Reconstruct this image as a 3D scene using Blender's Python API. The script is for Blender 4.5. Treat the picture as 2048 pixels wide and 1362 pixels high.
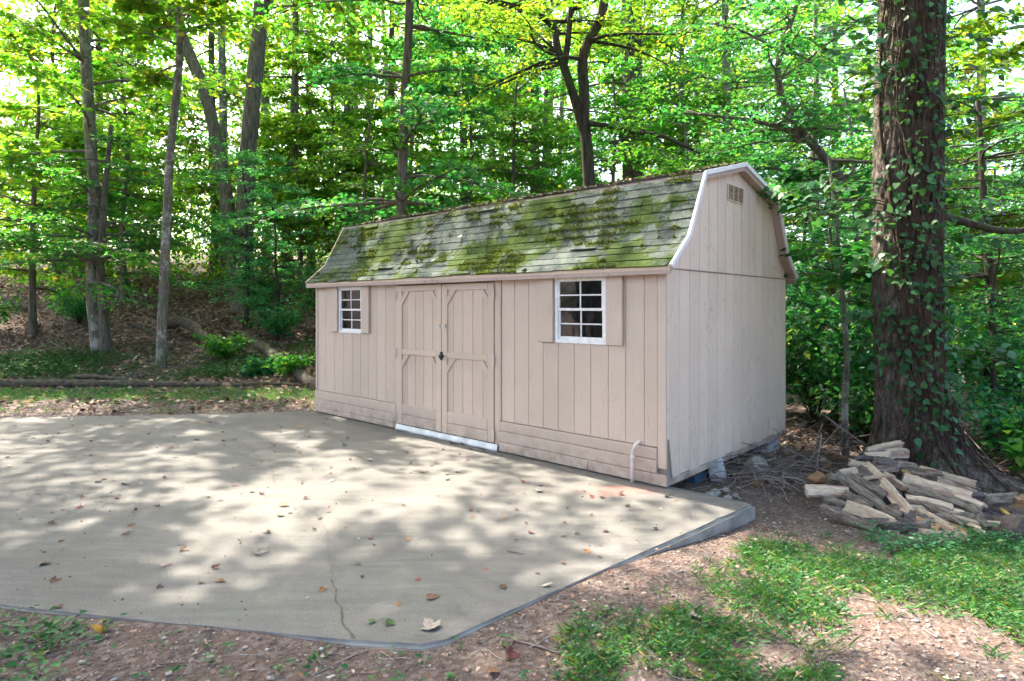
import bpy, bmesh, math, random
import numpy as np
from mathutils import Vector, Matrix, Euler

R = math.radians
SC = bpy.context.scene
for o in list(bpy.data.objects):
    bpy.data.objects.remove(o)
COL = SC.collection

# ------------------------------------------------------------------ camera
cam_d = bpy.data.cameras.new('camera')
cam_d.sensor_width = 36.0
cam_d.lens = 1234.0 / 2048.0 * 36.0
cam_d.shift_y = -68.0 / 2048.0
cam_d.clip_end = 500.0
cam = bpy.data.objects.new('camera', cam_d)
COL.objects.link(cam)
cam.location = (0, 0, 1.6)
cam.rotation_euler = (R(90), 0, 0)
SC.camera = cam

# ------------------------------------------------------------------ sky, sun, exposure
SUN_EL, SUN_AZ = 52.0, (-0.715, 0.699)          # where the sun stands, horizontal direction
world = bpy.data.worlds.new('World')
SC.world = world
world.use_nodes = True
wn = world.node_tree
bg = wn.nodes['Background']
sky = wn.nodes.new('ShaderNodeTexSky')
sky.sky_type = 'NISHITA'
sky.sun_disc = False
sky.sun_elevation = R(SUN_EL)
sky.sun_rotation = math.atan2(SUN_AZ[0], SUN_AZ[1])
sky.dust_density = 6.0
sky.air_density = 0.75
sky.ozone_density = 1.0
wn.links.new(sky.outputs[0], bg.inputs[0])
bg.inputs[1].default_value = 0.15
sun_d = bpy.data.lights.new('sun', 'SUN')
sun_d.energy = 3.2
sun_d.angle = R(0.53)
sun_d.color = (1.0, 0.91, 0.78)
sun = bpy.data.objects.new('sun', sun_d)
COL.objects.link(sun)
sv = Vector((SUN_AZ[0] * math.cos(R(SUN_EL)), SUN_AZ[1] * math.cos(R(SUN_EL)), math.sin(R(SUN_EL))))
sun.rotation_euler = sv.to_track_quat('Z', 'Y').to_euler()
sun.location = sv * 60
SC.view_settings.view_transform = 'Standard'
SC.view_settings.look = 'None'
SC.view_settings.exposure = 2.72
SC.view_settings.gamma = 1.0
SC.view_settings.use_curve_mapping = False
SC.render.engine = 'CYCLES'
cy = SC.cycles
cy.max_bounces = 6
cy.diffuse_bounces = 4
cy.glossy_bounces = 2
cy.transmission_bounces = 4
cy.transparent_max_bounces = 6
cy.sample_clamp_indirect = 6.0
cy.use_denoising = True
cy.use_adaptive_sampling = True
cy.adaptive_threshold = 0.03
cy.caustics_reflective = False
cy.caustics_refractive = False

# ------------------------------------------------------------------ helpers: objects
def tag(o, label=None, cat=None, group=None, kind=None):
    if label: o['label'] = label
    if cat: o['category'] = cat
    if group: o['group'] = group
    if kind: o['kind'] = kind
    return o

def thing(name, label, cat, loc=(0, 0, 0), rotz=0.0, group=None):
    o = bpy.data.objects.new(name, None)
    o.empty_display_size = 0.2
    COL.objects.link(o)
    o.location = loc
    o.rotation_euler = (0, 0, rotz)
    return tag(o, label, cat, group)

def link(name, me, parent=None, mats=None):
    if mats is not None:
        for m in (mats if isinstance(mats, (list, tuple)) else [mats]):
            me.materials.append(m)
    o = bpy.data.objects.new(name, me)
    COL.objects.link(o)
    if parent is not None:
        o.parent = parent
    return o

def copy_tree(o, parent=None):
    c = o.copy()
    COL.objects.link(c)
    if parent is not None:
        c.parent = parent
    for ch in o.children:
        k = ch.copy()
        COL.objects.link(k)
        k.parent = c
    return c

def np_mesh(name, V, F, mat_idx=None, smooth=False):
    V = np.asarray(V, dtype=np.float32)
    F = np.asarray(F, dtype=np.int32)
    me = bpy.data.meshes.new(name)
    m, k = F.shape
    me.vertices.add(len(V))
    me.vertices.foreach_set('co', V.ravel())
    me.loops.add(m * k)
    me.loops.foreach_set('vertex_index', F.ravel())
    me.polygons.add(m)
    me.polygons.foreach_set('loop_start', np.arange(0, m * k, k, dtype=np.int32))
    if mat_idx is not None:
        me.polygons.foreach_set('material_index', np.asarray(mat_idx, dtype=np.int32))
    if smooth:
        me.polygons.foreach_set('use_smooth', np.ones(m, dtype=bool))
    me.update(calc_edges=True)
    return me

class MB:
    """collects faces of one piece"""
    def __init__(s):
        s.v, s.f, s.m = [], [], []
    def add(s, V, F, m=0):
        b = len(s.v)
        s.v += [tuple(p) for p in V]
        s.f += [tuple(i + b for i in f) for f in F]
        s.m += [m] * len(F)
        return s
    def box(s, x0, x1, y0, y1, z0, z1, m=0):
        V = [(x, y, z) for x in (x0, x1) for y in (y0, y1) for z in (z0, z1)]
        return s.add(V, [(0, 1, 3, 2), (4, 6, 7, 5), (0, 4, 5, 1), (2, 3, 7, 6), (0, 2, 6, 4), (1, 5, 7, 3)], m)
    def prism(s, poly, fn, d0, d1, ch=0.0, m=0):
        """poly (a, b) drawn out from depth d0 to d1, its outer edge chamfered by ch"""
        n = len(poly)
        ca = sum(p[0] for p in poly) / n
        cb = sum(p[1] for p in poly) / n
        def ins(p):
            return (p[0] + ch * (1 if p[0] < ca else -1), p[1] + ch * (1 if p[1] < cb else -1))
        V = [fn(a, b, d0) for a, b in poly]
        F = [tuple(range(n))]
        if ch:
            V += [fn(a, b, d1 - ch) for a, b in poly] + [fn(*ins(p), d1) for p in poly]
            lv = 3
        else:
            V += [fn(a, b, d1) for a, b in poly]
            lv = 2
        for l in range(lv - 1):
            for i in range(n):
                j = (i + 1) % n
                F.append((l * n + i, l * n + j, (l + 1) * n + j, (l + 1) * n + i))
        F.append(tuple(reversed([(lv - 1) * n + i for i in range(n)])))
        return s.add(V, F, m)
    def tube(s, pts, rad, sides=8, m=0, caps=True):
        V, F = tube(pts, rad, sides)
        s.add(V, F.tolist(), m)
        if caps:
            b = len(s.v) - len(V)
            s.f.append(tuple(b + i for i in reversed(range(sides)))); s.m.append(m)
            e = len(s.v) - sides
            s.f.append(tuple(e + i for i in range(sides))); s.m.append(m)
        return s
    def build(s, name, mats, parent=None, smooth=False):
        me = bpy.data.meshes.new(name)
        me.from_pydata(s.v, [], s.f)
        me.polygons.foreach_set('material_index', s.m)
        if smooth:
            me.polygons.foreach_set('use_smooth', [True] * len(s.f))
        bm = bmesh.new(); bm.from_mesh(me)
        bmesh.ops.recalc_face_normals(bm, faces=bm.faces)
        bm.to_mesh(me); bm.free()
        return link(name, me, parent, mats)

def tube(pts, rad, sides=6):
    P = np.asarray(pts, float)
    n = len(P)
    r = np.broadcast_to(np.asarray(rad, float), (n,))
    T = np.gradient(P, axis=0)
    T /= np.linalg.norm(T, axis=1, keepdims=True) + 1e-9
    ref = np.array([0.13, 0.21, 0.97]) if abs(T[:, 2]).mean() < 0.8 else np.array([0.97, 0.2, 0.05])
    A = np.cross(T, ref); A /= np.linalg.norm(A, axis=1, keepdims=True) + 1e-9
    B = np.cross(T, A)
    th = np.linspace(0, 2 * np.pi, sides, endpoint=False)
    V = P[:, None] + r[:, None, None] * (np.cos(th)[None, :, None] * A[:, None] + np.sin(th)[None, :, None] * B[:, None])
    i = np.arange(n - 1)[:, None] * sides + np.arange(sides)[None]
    j = np.arange(n - 1)[:, None] * sides + (np.arange(sides)[None] + 1) % sides
    F = np.stack([i, j, j + sides, i + sides], -1).reshape(-1, 4)
    return V.reshape(-1, 3), F

class Bag:
    """collects numpy pieces of one mesh"""
    def __init__(s): s.V, s.F, s.M, s.n = [], [], [], 0
    def add(s, V, F, m=0):
        s.V.append(np.asarray(V, float)); s.F.append(np.asarray(F) + s.n); s.n += len(V)
        s.M.append(np.full(len(F), m))
    def mesh(s, name, smooth=False):
        return np_mesh(name, np.concatenate(s.V), np.concatenate(s.F), np.concatenate(s.M), smooth)

def smooth(a, b, x):
    t = np.clip((x - a) / (b - a), 0, 1)
    return t * t * (3 - 2 * t)

def sp(x, w):
    return w * np.logaddexp(0, np.asarray(x, float) / w)

def wob(x, y, f, s=0.0):
    """cheap smooth noise, about -1..1"""
    return (np.sin(x * f * 1.0 + y * f * 0.73 + s) + np.sin(-x * f * 0.61 + y * f * 1.31 + 1.7 * s + 2.1)
            + np.sin(x * f * 1.73 - y * f * 0.37 + 0.6 * s + 4.0)) / 3.0

def gz(x, y):
    """height of the ground"""
    x = np.asarray(x, float); y = np.asarray(y, float)
    m = 1.0 / (1.0 + np.exp((x - 2.0) / 1.3))
    d = sp(y - 11.2, 0.6)
    hill = 0.205 * 45 * (1 - np.exp(-d / 45.0)) * m
    left = 0.035 * sp(-x - 8.5, 0.8) * smooth(9.5, 17.0, y) * np.clip(40 / (np.abs(x) + 20), 0, 1) * 1.3
    base = -0.016 - 0.115 * smooth(3.2, 5.0, y) * smooth(0.3, 1.9, x)
    fall = -0.045 * np.minimum(sp(x - 3.2, 0.5), 3) - 0.115 * np.clip(sp(x - 6.5, 0.8), 0, 22) * smooth(2, 9, y)
    near = smooth(10.5, 14.0, y) + smooth(4.5, 8.0, x)
    return base + hill + left + fall + 0.012 * wob(x, y, 2.3) + 0.05 * near * wob(x, y, 1.1, 3.0)

# ------------------------------------------------------------------ helpers: materials
class G:
    def __init__(s, name):
        s.m = bpy.data.materials.new(name)
        s.m.use_nodes = True
        s.t = s.m.node_tree
        s.t.nodes.clear()
        s.out = s.t.nodes.new('ShaderNodeOutputMaterial')
        s.geo = None
        s.obj = None
    def n(s, typ, **kw):
        nd = s.t.nodes.new(typ)
        for k, v in kw.items():
            setattr(nd, k, v)
        return nd
    def put(s, sock, v):
        if v is None: return
        if hasattr(v, 'node'):
            s.t.links.new(v, sock)
        elif isinstance(v, (tuple, list)):
            sock.default_value = tuple(v) + ((1.0,) if len(v) == 3 and sock.type == 'RGBA' else ())
        else:
            sock.default_value = v
    def g(s, name):
        if s.geo is None: s.geo = s.n('ShaderNodeNewGeometry')
        return s.geo.outputs[name]
    def island(s): return s.g('Random Per Island')
    def rnd(s):
        if s.obj is None: s.obj = s.n('ShaderNodeObjectInfo')
        return s.obj.outputs['Random']
    def pos(s, sx=1, sy=1, sz=1, kind='Position'):
        if kind == 'Position':
            src = s.g('Position')
        else:
            src = s.n('ShaderNodeTexCoord').outputs[kind]
        mp = s.n('ShaderNodeMapping')
        s.put(mp.inputs['Vector'], src)
        mp.inputs['Scale'].default_value = (sx, sy, sz)
        return mp.outputs[0]
    def noise(s, scale, detail=4, rough=0.55, vec=None, dist=0.0):
        nd = s.n('ShaderNodeTexNoise')
        s.put(nd.inputs['Vector'], vec if vec is not None else s.g('Position'))
        nd.inputs['Scale'].default_value = scale
        nd.inputs['Detail'].default_value = detail
        nd.inputs['Roughness'].default_value = rough
        nd.inputs['Distortion'].default_value = dist
        return nd.outputs[0]
    def vor(s, scale, vec=None, feature='F1', out='Distance', rand=1.0):
        nd = s.n('ShaderNodeTexVoronoi', feature=feature)
        s.put(nd.inputs['Vector'], vec if vec is not None else s.g('Position'))
        nd.inputs['Scale'].default_value = scale
        nd.inputs['Randomness'].default_value = rand
        return nd.outputs[out]
    def ramp(s, fac, stops, mode='LINEAR'):
        nd = s.n('ShaderNodeValToRGB')
        cr = nd.color_ramp
        cr.interpolation = mode
        while len(cr.elements) < len(stops): cr.elements.new(0.5)
        for e, (p, c) in zip(cr.elements, stops):
            e.position = p
            e.color = (c, c, c, 1) if not isinstance(c, (tuple, list)) else tuple(c) + (1,)
        s.put(nd.inputs[0], fac)
        return nd.outputs[0]
    def mix(s, fac, a, b, blend='MIX'):
        nd = s.n('ShaderNodeMix', data_type='RGBA', blend_type=blend)
        s.put(nd.inputs[0], fac); s.put(nd.inputs[6], a); s.put(nd.inputs[7], b)
        return nd.outputs[2]
    def math(s, op, a, b=None, clamp=False):
        nd = s.n('ShaderNodeMath', operation=op, use_clamp=clamp)
        s.put(nd.inputs[0], a)
        if b is not None: s.put(nd.inputs[1], b)
        return nd.outputs[0]
    def hsv(s, col, h=0.5, sat=1.0, val=1.0):
        nd = s.n('ShaderNodeHueSaturation')
        s.put(nd.inputs['Hue'], h); s.put(nd.inputs['Saturation'], sat); s.put(nd.inputs['Value'], val)
        s.put(nd.inputs['Color'], col)
        return nd.outputs[0]
    def bump(s, h, strength=0.5, dist=0.01, normal=None):
        nd = s.n('ShaderNodeBump')
        s.put(nd.inputs['Height'], h)
        nd.inputs['Strength'].default_value = strength
        nd.inputs['Distance'].default_value = dist
        if normal is not None: s.put(nd.inputs['Normal'], normal)
        return nd.outputs[0]
    def bsdf(s, col, rough=0.7, normal=None, spec=0.4, metal=0.0):
        nd = s.n('ShaderNodeBsdfPrincipled')
        s.put(nd.inputs['Base Color'], col); s.put(nd.inputs['Roughness'], rough)
        s.put(nd.inputs['Normal'], normal); s.put(nd.inputs['Specular IOR Level'], spec)
        s.put(nd.inputs['Metallic'], metal)
        return nd.outputs[0]
    def done(s, shader):
        s.t.links.new(shader, s.out.inputs[0])
        return s.m

def plain(name, col, rough=0.6, metal=0.0, spec=0.4, var=0.12, scale=18.0, bump=0.1):
    g = G(name)
    nz = g.noise(scale, 4)
    c = g.hsv(col, 0.5, 1.0, g.ramp(nz, [(0.3, 1 - var), (0.7, 1 + var)]))
    return g.done(g.bsdf(c, rough, g.bump(g.noise(scale * 6, 3), bump, 0.004), spec, metal))

def leaf_mat(name, stops, trans_gain=(2.3, 2.2, 0.6), fac=0.45, rough=0.5, spec=0.3, hue=0.02, val=0.28):
    g = G(name)
    c = g.ramp(g.island(), stops)
    hs = g.math('ADD', g.math('MULTIPLY', g.rnd(), 2 * hue), 0.5 - hue)
    vs = g.math('ADD', g.math('MULTIPLY', g.rnd(), 2 * val), 1 - val)
    c = g.hsv(c, hs, 0.93, vs)
    t = g.mix(1.0, c, trans_gain, 'MULTIPLY')
    tr = g.n('ShaderNodeBsdfTranslucent')
    g.put(tr.inputs[0], t)
    mx = g.n('ShaderNodeMixShader')
    mx.inputs[0].default_value = fac
    g.t.links.new(g.bsdf(c, rough, None, spec), mx.inputs[1])
    g.t.links.new(tr.outputs[0], mx.inputs[2])
    return g.done(mx.outputs[0])

# ------------------------------------------------------------------ materials
M = {}
def _paint(name, col, streak=0.0, dirt=0.0):
    col = tuple(1.10 * q for q in col)
    g = G(name)
    big = g.noise(1.7, 4)
    c = g.mix(g.ramp(big, [(0.3, 0.0), (0.7, 1.0)]), tuple(x * 0.94 for x in col), tuple(x * 1.05 for x in col))
    c = g.hsv(c, 0.5, 1.0, g.math('ADD', g.math('MULTIPLY', g.rnd(), 0.13), 0.93))
    grain = g.noise(60, 5, 0.6, g.pos(1, 1, 0.07))
    c = g.mix(g.ramp(grain, [(0.3, 0.0), (0.62, 0.22)]), c, tuple(x * 0.8 for x in col))
    if streak:
        st = g.noise(34, 7, 0.75, g.pos(1, 1, 0.22))
        gate = g.noise(2.2, 3, 0.5)
        k = g.math('MULTIPLY', g.ramp(st, [(0.57, 0.0), (0.64, 1.0)]), g.ramp(gate, [(0.40, 0.0), (0.60, 1.0)]))
        c = g.mix(g.math('MULTIPLY', k, streak), c, (0.10, 0.085, 0.08))
    if dirt:
        z = g.n('ShaderNodeSeparateXYZ')
        g.put(z.inputs[0], g.g('Position'))
        low = g.ramp(z.outputs[2], [(0.0, 1.0), (0.33, 0.0)])
        dn = g.ramp(g.noise(7, 5, 0.65), [(0.38, 0.0), (0.68, 1.0)])
        c = g.mix(g.math('MULTIPLY', g.math('MULTIPLY', low, dn), dirt), c, (0.20, 0.145, 0.105))
    stip = g.noise(160, 2, 0.5)
    h = g.math('ADD', g.math('MULTIPLY', grain, 1.2), g.math('MULTIPLY', stip, 0.6))
    return g.done(g.bsdf(c, 0.62, g.bump(h, 0.32, 0.004), 0.3))
TAN = (0.505, 0.405, 0.325)
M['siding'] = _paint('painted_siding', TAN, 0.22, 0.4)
M['gable'] = _paint('shade_lifted_weathered_siding', (0.67, 0.53, 0.42), 0.6, 0.3)  # streaks are wear; base colour lightened to make up for weak light here
M['door'] = _paint('painted_door', (0.505, 0.40, 0.315), 0.2, 0.35)
M['skirt'] = _paint('painted_skirt', (0.47, 0.38, 0.31), 0.3, 0.8)
M['fascia'] = _paint('painted_fascia', (0.58, 0.45, 0.33), 0.3)
M['soffit'] = _paint('painted_soffit', (0.40, 0.31, 0.26), 0.9)
M['trim'] = plain('white_trim', (0.78, 0.77, 0.76), 0.45, var=0.05)
M['vinyl'] = plain('white_vinyl', (0.76, 0.755, 0.74), 0.35, var=0.12)
M['flash'] = plain('white_flashing', (0.66, 0.68, 0.66), 0.38, var=0.1, scale=9, bump=0.3)
M['hinge'] = plain('painted_hinge', (0.52, 0.44, 0.38), 0.45)
M['steel'] = plain('galvanised_steel', (0.5, 0.48, 0.44), 0.4, metal=0.8)
M['black'] = plain('black_plastic', (0.012, 0.013, 0.016), 0.35)
M['pvc'] = plain('white_pipe_plastic', (0.62, 0.58, 0.54), 0.4, var=0.1)
M['inside'] = plain('bare_interior', (0.05, 0.045, 0.04), 0.9)
M['backing'] = plain('groove_backing', (0.27, 0.22, 0.19), 0.8)
g = G('window_glass')
tp = g.n('ShaderNodeBsdfTransparent'); g.put(tp.inputs[0], (0.22, 0.25, 0.25))
gl = g.n('ShaderNodeBsdfGlossy'); g.put(gl.inputs[0], (0.9, 0.95, 1.0)); gl.inputs['Roughness'].default_value = 0.06
g.put(gl.inputs['Normal'], g.bump(g.noise(5, 2), 0.1, 0.02))
du = g.n('ShaderNodeBsdfDiffuse'); g.put(du.inputs[0], (0.20, 0.21, 0.21))
m1 = g.n('ShaderNodeMixShader'); g.put(m1.inputs[0], g.ramp(g.noise(40, 5, 0.7), [(0.45, 0.01), (0.8, 0.10)]))
m2 = g.n('ShaderNodeMixShader'); m2.inputs[0].default_value = 0.06
g.t.links.new(tp.outputs[0], m1.inputs[1]); g.t.links.new(du.outputs[0], m1.inputs[2])
g.t.links.new(m1.outputs[0], m2.inputs[1]); g.t.links.new(gl.outputs[0], m2.inputs[2])
M['glass'] = g.done(m2.outputs[0])

# shingles with moss
g = G('mossy_shingle')
sp1 = g.noise(150, 3, 0.7)
c = g.mix(g.ramp(sp1, [(0.38, 0.0), (0.6, 1.0)]), (0.030, 0.040, 0.036), (0.115, 0.140, 0.122))
c = g.hsv(c, 0.5, 1.0, g.math('ADD', g.math('MULTIPLY', g.rnd(), 0.45), 0.78))
c = g.mix(g.ramp(g.noise(9, 4), [(0.4, 0.0), (0.7, 0.5)]), c, (0.12, 0.12, 0.105))
lich = g.ramp(g.noise(24, 4, 0.6), [(0.58, 0.0), (0.68, 1.0)])
c = g.mix(g.math('MULTIPLY', lich, 0.4), c, (0.25, 0.27, 0.24))
ms = g.math('ADD', g.math('MULTIPLY', g.noise(1.5, 3, 0.5), 0.72), g.math('MULTIPLY', g.noise(9, 5, 0.65), 0.38))
mk = g.ramp(ms, [(0.520, 0.0), (0.575, 1.0)])
mcol = g.mix(g.ramp(g.noise(5, 4), [(0.35, 0.0), (0.65, 1.0)]), (0.024, 0.058, 0.010), (0.085, 0.128, 0.015))
mcol = g.mix(g.ramp(g.noise(90, 3, 0.7), [(0.35, 0.0), (0.65, 1.0)]), g.mix(0.6, mcol, (0.02, 0.03, 0.008)), mcol)
c = g.mix(mk, c, mcol)
h = g.math('ADD', g.math('MULTIPLY', sp1, 0.35), g.math('MULTIPLY', g.math('MULTIPLY', mk, g.noise(60, 4, 0.7)), 2.2))
M['shingle'] = g.done(g.bsdf(c, 0.92, g.bump(h, 0.8, 0.012), 0.15))

# concrete
g = G('old_concrete')
c = g.mix(g.ramp(g.noise(0.8, 6, 0.65), [(0.38, 0.0), (0.58, 1.0)]), (0.104, 0.099, 0.093), (0.144, 0.136, 0.126))
c = g.mix(g.ramp(g.noise(2.6, 6, 0.65), [(0.42, 0.0), (0.68, 0.75)]), c, (0.108, 0.106, 0.095))
c = g.mix(g.ramp(g.noise(1.1, 4, 0.6, g.pos(1, 1, 1)), [(0.56, 0.0), (0.75, 0.5)]), c, (0.122, 0.132, 0.108))
br = g.noise(1.0, 5, 0.7, g.pos(2.2, 16, 1))
c = g.mix(g.ramp(br, [(0.45, 0.0), (0.75, 0.5)]), c, (0.195, 0.186, 0.174))
sp2 = g.noise(120, 3, 0.7)
c = g.mix(g.ramp(sp2, [(0.34, 0.7), (0.46, 0.0)]), c, (0.13, 0.12, 0.11))
c = g.mix(g.ramp(g.noise(190, 2, 0.6), [(0.60, 0.0), (0.70, 0.7)]), c, (0.45, 0.43, 0.40))
mp = g.n('ShaderNodeMapping'); g.put(mp.inputs[0], g.g('Position'))
mp.inputs['Location'].default_value = (-0.92 / 0.42, -5.36 / 0.2, 0); mp.inputs['Scale'].default_value = (1 / 0.42, 1 / 0.2, 1)
gr = g.n('ShaderNodeTexGradient', gradient_type='SPHERICAL'); g.put(gr.inputs[0], mp.outputs[0])
stain = g.math('MULTIPLY', g.ramp(gr.outputs[1], [(0.0, 0.0), (0.6, 0.75)]), g.ramp(g.noise(9, 4), [(0.3, 0.4), (0.6, 1.0)]))
c = g.mix(stain, c, (0.34, 0.14, 0.11))
h = g.math('ADD', sp2, g.math('MULTIPLY', br, 0.8))
M['concrete'] = g.done(g.bsdf(c, 0.9, g.bump(h, 0.35, 0.006), 0.2))
M['edge'] = plain('shade_lifted_concrete_edge', (0.27, 0.255, 0.232), 0.9, var=0.3, scale=6, bump=0.5)  # same concrete, lightened on the slab sides to offset their dark shading
M['crack'] = plain('dirt_filled_crack', (0.085, 0.085, 0.055), 1.0, var=0.4, scale=30)

# soil
g = G('clay_soil')
n1 = g.noise(0.7, 5, 0.6)
c = g.mix(g.ramp(n1, [(0.35, 0.0), (0.65, 1.0)]), (0.115, 0.086, 0.076), (0.19, 0.125, 0.10))
c = g.mix(g.ramp(g.noise(3.5, 5, 0.7), [(0.45, 0.0), (0.7, 0.8)]), c, (0.075, 0.062, 0.060))
chip = g.vor(38, None, 'F1', 'Color')
chs = g.n('ShaderNodeSeparateColor'); g.put(chs.inputs[0], chip)
c = g.mix(g.ramp(chs.outputs[0], [(0.6, 0.0), (0.75, 0.55)]), c, (0.23, 0.195, 0.175))
c = g.mix(g.ramp(g.noise(140, 3, 0.7), [(0.4, 0.35), (0.55, 0.0)]), c, (0.05, 0.04, 0.035))
h = g.math('ADD', g.vor(30), g.math('MULTIPLY', g.noise(60, 5, 0.7), 0.8))
M['soil'] = g.done(g.bsdf(c, 0.95, g.bump(h, 0.9, 0.02), 0.15))

g = G('pebble')
c = g.ramp(g.island(), [(0.0, (0.13, 0.10, 0.095)), (0.35, (0.20, 0.155, 0.135)), (0.6, (0.27, 0.21, 0.185)), (0.85, (0.33, 0.295, 0.27)), (1.0, (0.46, 0.43, 0.40))])
M['pebble'] = g.done(g.bsdf(g.hsv(c, 0.5, 1.0, g.ramp(g.noise(60, 3), [(0.3, 0.8), (0.7, 1.15)])), 0.85, None, 0.25))
def islands(name, stops, rough=0.85, trans=0.0):
    g = G(name)
    c = g.ramp(g.island(), stops)
    sh = g.bsdf(c, rough, None, 0.2)
    if trans:
        tr = g.n('ShaderNodeBsdfTranslucent'); g.put(tr.inputs[0], c)
        mx = g.n('ShaderNodeMixShader'); mx.inputs[0].default_value = trans
        g.t.links.new(sh, mx.inputs[1]); g.t.links.new(tr.outputs[0], mx.inputs[2])
        sh = mx.outputs[0]
    return g.done(sh)
M['litter'] = islands('leaf_litter', [(0.0, (0.07, 0.042, 0.03)), (0.3, (0.19, 0.115, 0.075)), (0.6, (0.29, 0.18, 0.125)), (0.85, (0.39, 0.27, 0.205)), (1.0, (0.48, 0.40, 0.34))])
M['crumb'] = islands('bark_crumb', [(0.0, (0.03, 0.024, 0.02)), (0.6, (0.08, 0.055, 0.045)), (1.0, (0.20, 0.13, 0.09))])
M['twig'] = islands('dead_twig', [(0.0, (0.10, 0.075, 0.07)), (0.5, (0.20, 0.155, 0.14)), (1.0, (0.36, 0.31, 0.28))])
GREEN_STOPS = [(0.0, (0.026, 0.115, 0.022)), (0.4, (0.042, 0.175, 0.028)), (0.75, (0.070, 0.225, 0.030)), (0.93, (0.13, 0.27, 0.030)), (1.0, (0.26, 0.27, 0.03))]
TEAL_STOPS = [(0.0, (0.012, 0.110, 0.046)), (0.45, (0.020, 0.160, 0.060)), (0.85, (0.042, 0.205, 0.052)), (1.0, (0.13, 0.25, 0.03))]
LIME_STOPS = [(0.0, (0.050, 0.165, 0.018)), (0.4, (0.092, 0.235, 0.022)), (0.8, (0.165, 0.29, 0.026)), (0.96, (0.28, 0.30, 0.03)), (1.0, (0.36, 0.23, 0.04))]
M['leaf_green'] = leaf_mat('green_leaf', GREEN_STOPS, fac=0.5, trans_gain=(1.75, 2.15, 0.75))
M['leaf_teal'] = leaf_mat('deep_green_leaf', TEAL_STOPS, fac=0.46, trans_gain=(1.95, 2.0, 0.75))
M['leaf_lime'] = leaf_mat('yellow_green_leaf', LIME_STOPS, fac=0.52, trans_gain=(1.9, 2.0, 0.6))
M['leaf_far'] = leaf_mat('far_leaf', GREEN_STOPS[:3] + LIME_STOPS[2:], fac=0.5, val=0.1)
M['vine_leaf'] = leaf_mat('vine_leaf', [(0.0, (0.022, 0.10, 0.042)), (0.6, (0.036, 0.15, 0.055)), (1.0, (0.06, 0.19, 0.06))], fac=0.32, val=0.3)
M['weed'] = leaf_mat('weed_leaf', [(0.0, (0.014, 0.090, 0.028)), (0.5, (0.026, 0.14, 0.042)), (0.9, (0.05, 0.19, 0.048)), (1.0, (0.12, 0.18, 0.04))], fac=0.3, trans_gain=(1.6, 1.8, 0.8))
M['grass'] = leaf_mat('grass_blade', [(0.0, (0.020, 0.095, 0.026)), (0.5, (0.040, 0.15, 0.036)), (0.85, (0.085, 0.18, 0.040)), (0.95, (0.20, 0.16, 0.09)), (1.0, (0.28, 0.21, 0.14))], fac=0.3)

def bark(name, dark, light, sc=1.0, moss=0.0, blotch=0.0, ax=None, zs=0.17):
    g = G(name)
    v = g.pos(1, 1, zs) if ax is None else g.pos(*ax, kind='Object')
    f1 = g.noise(16 * sc, 6, 0.65, v)
    f2 = g.noise(55 * sc, 4, 0.6, g.pos(1, 1, 0.4))
    c = g.mix(g.ramp(f1, [(0.36, 0.0), (0.62, 1.0)]), dark, light)
    c = g.mix(g.ramp(f2, [(0.35, 0.5), (0.6, 0.0)]), c, tuple(x * 0.55 for x in dark))
    if blotch:
        c = g.mix(g.ramp(g.noise(5, 5, 0.7), [(0.52, 0.0), (0.6, blotch)]), c, (0.46, 0.45, 0.41))
    if moss:
        c = g.mix(g.ramp(g.noise(2.2, 4, 0.6), [(0.5, 0.0), (0.68, moss)]), c, (0.07, 0.12, 0.03))
    h = g.math('ADD', f1, g.math('MULTIPLY', f2, 0.4))
    return g.done(g.bsdf(c, 0.92, g.bump(h, 0.8, 0.03), 0.15))
M['bark'] = bark('grey_bark', (0.075, 0.062, 0.050), (0.20, 0.175, 0.15), 1.0, 0.35)
M['bark_pale'] = bark('pale_blotched_bark', (0.10, 0.09, 0.075), (0.24, 0.22, 0.19), 1.2, 0.45, 0.6)
M['bark_dark'] = bark('dark_bark', (0.030, 0.025, 0.021), (0.095, 0.078, 0.062), 1.2, 0.25)
M['bark_big'] = bark('furrowed_bark', (0.048, 0.039, 0.033), (0.20, 0.165, 0.138), 1.2, 0.15, zs=0.33)
M['vine'] = bark('vine_bark', (0.040, 0.027, 0.022), (0.125, 0.088, 0.068), 2.0)
M['deadwood'] = bark('dead_wood', (0.05, 0.04, 0.034), (0.165, 0.135, 0.11), 1.5, 0.3, ax=(0.5, 0.6, 1))
def wood(name, a, b, heart=None):
    g = G(name)
    tc = g.n('ShaderNodeTexCoord').outputs['Object']
    mp = g.n('ShaderNodeMapping'); g.put(mp.inputs[0], tc); mp.inputs['Scale'].default_value = (0.10, 1, 1)
    f = g.noise(70, 6, 0.7, mp.outputs[0], 0.4)
    c = g.mix(g.ramp(f, [(0.3, 0.0), (0.65, 1.0)]), a, b)
    c = g.mix(g.ramp(g.noise(160, 3, 0.6, mp.outputs[0]), [(0.33, 0.75), (0.45, 0.0)]), c, tuple(x * 0.35 for x in a))
    c = g.mix(g.ramp(g.noise(11, 4, 0.6), [(0.5, 0.0), (0.75, 0.5)]), c, tuple(x * 0.6 for x in a))
    if heart:
        c = g.mix(g.ramp(g.noise(16, 3, 0.5, mp.outputs[0]), [(0.56, 0.0), (0.62, 0.6)]), c, heart)
    c = g.hsv(c, 0.5, 1.0, g.math('ADD', g.math('MULTIPLY', g.rnd(), 0.4), 0.78))
    return g.done(g.bsdf(c, 0.85, g.bump(f, 0.7, 0.008), 0.2))
M['split'] = wood('split_wood', (0.33, 0.25, 0.185), (0.54, 0.435, 0.33), (0.27, 0.13, 0.11))
M['tanwood'] = wood('tan_wood', (0.30, 0.16, 0.075), (0.48, 0.30, 0.16))
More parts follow.
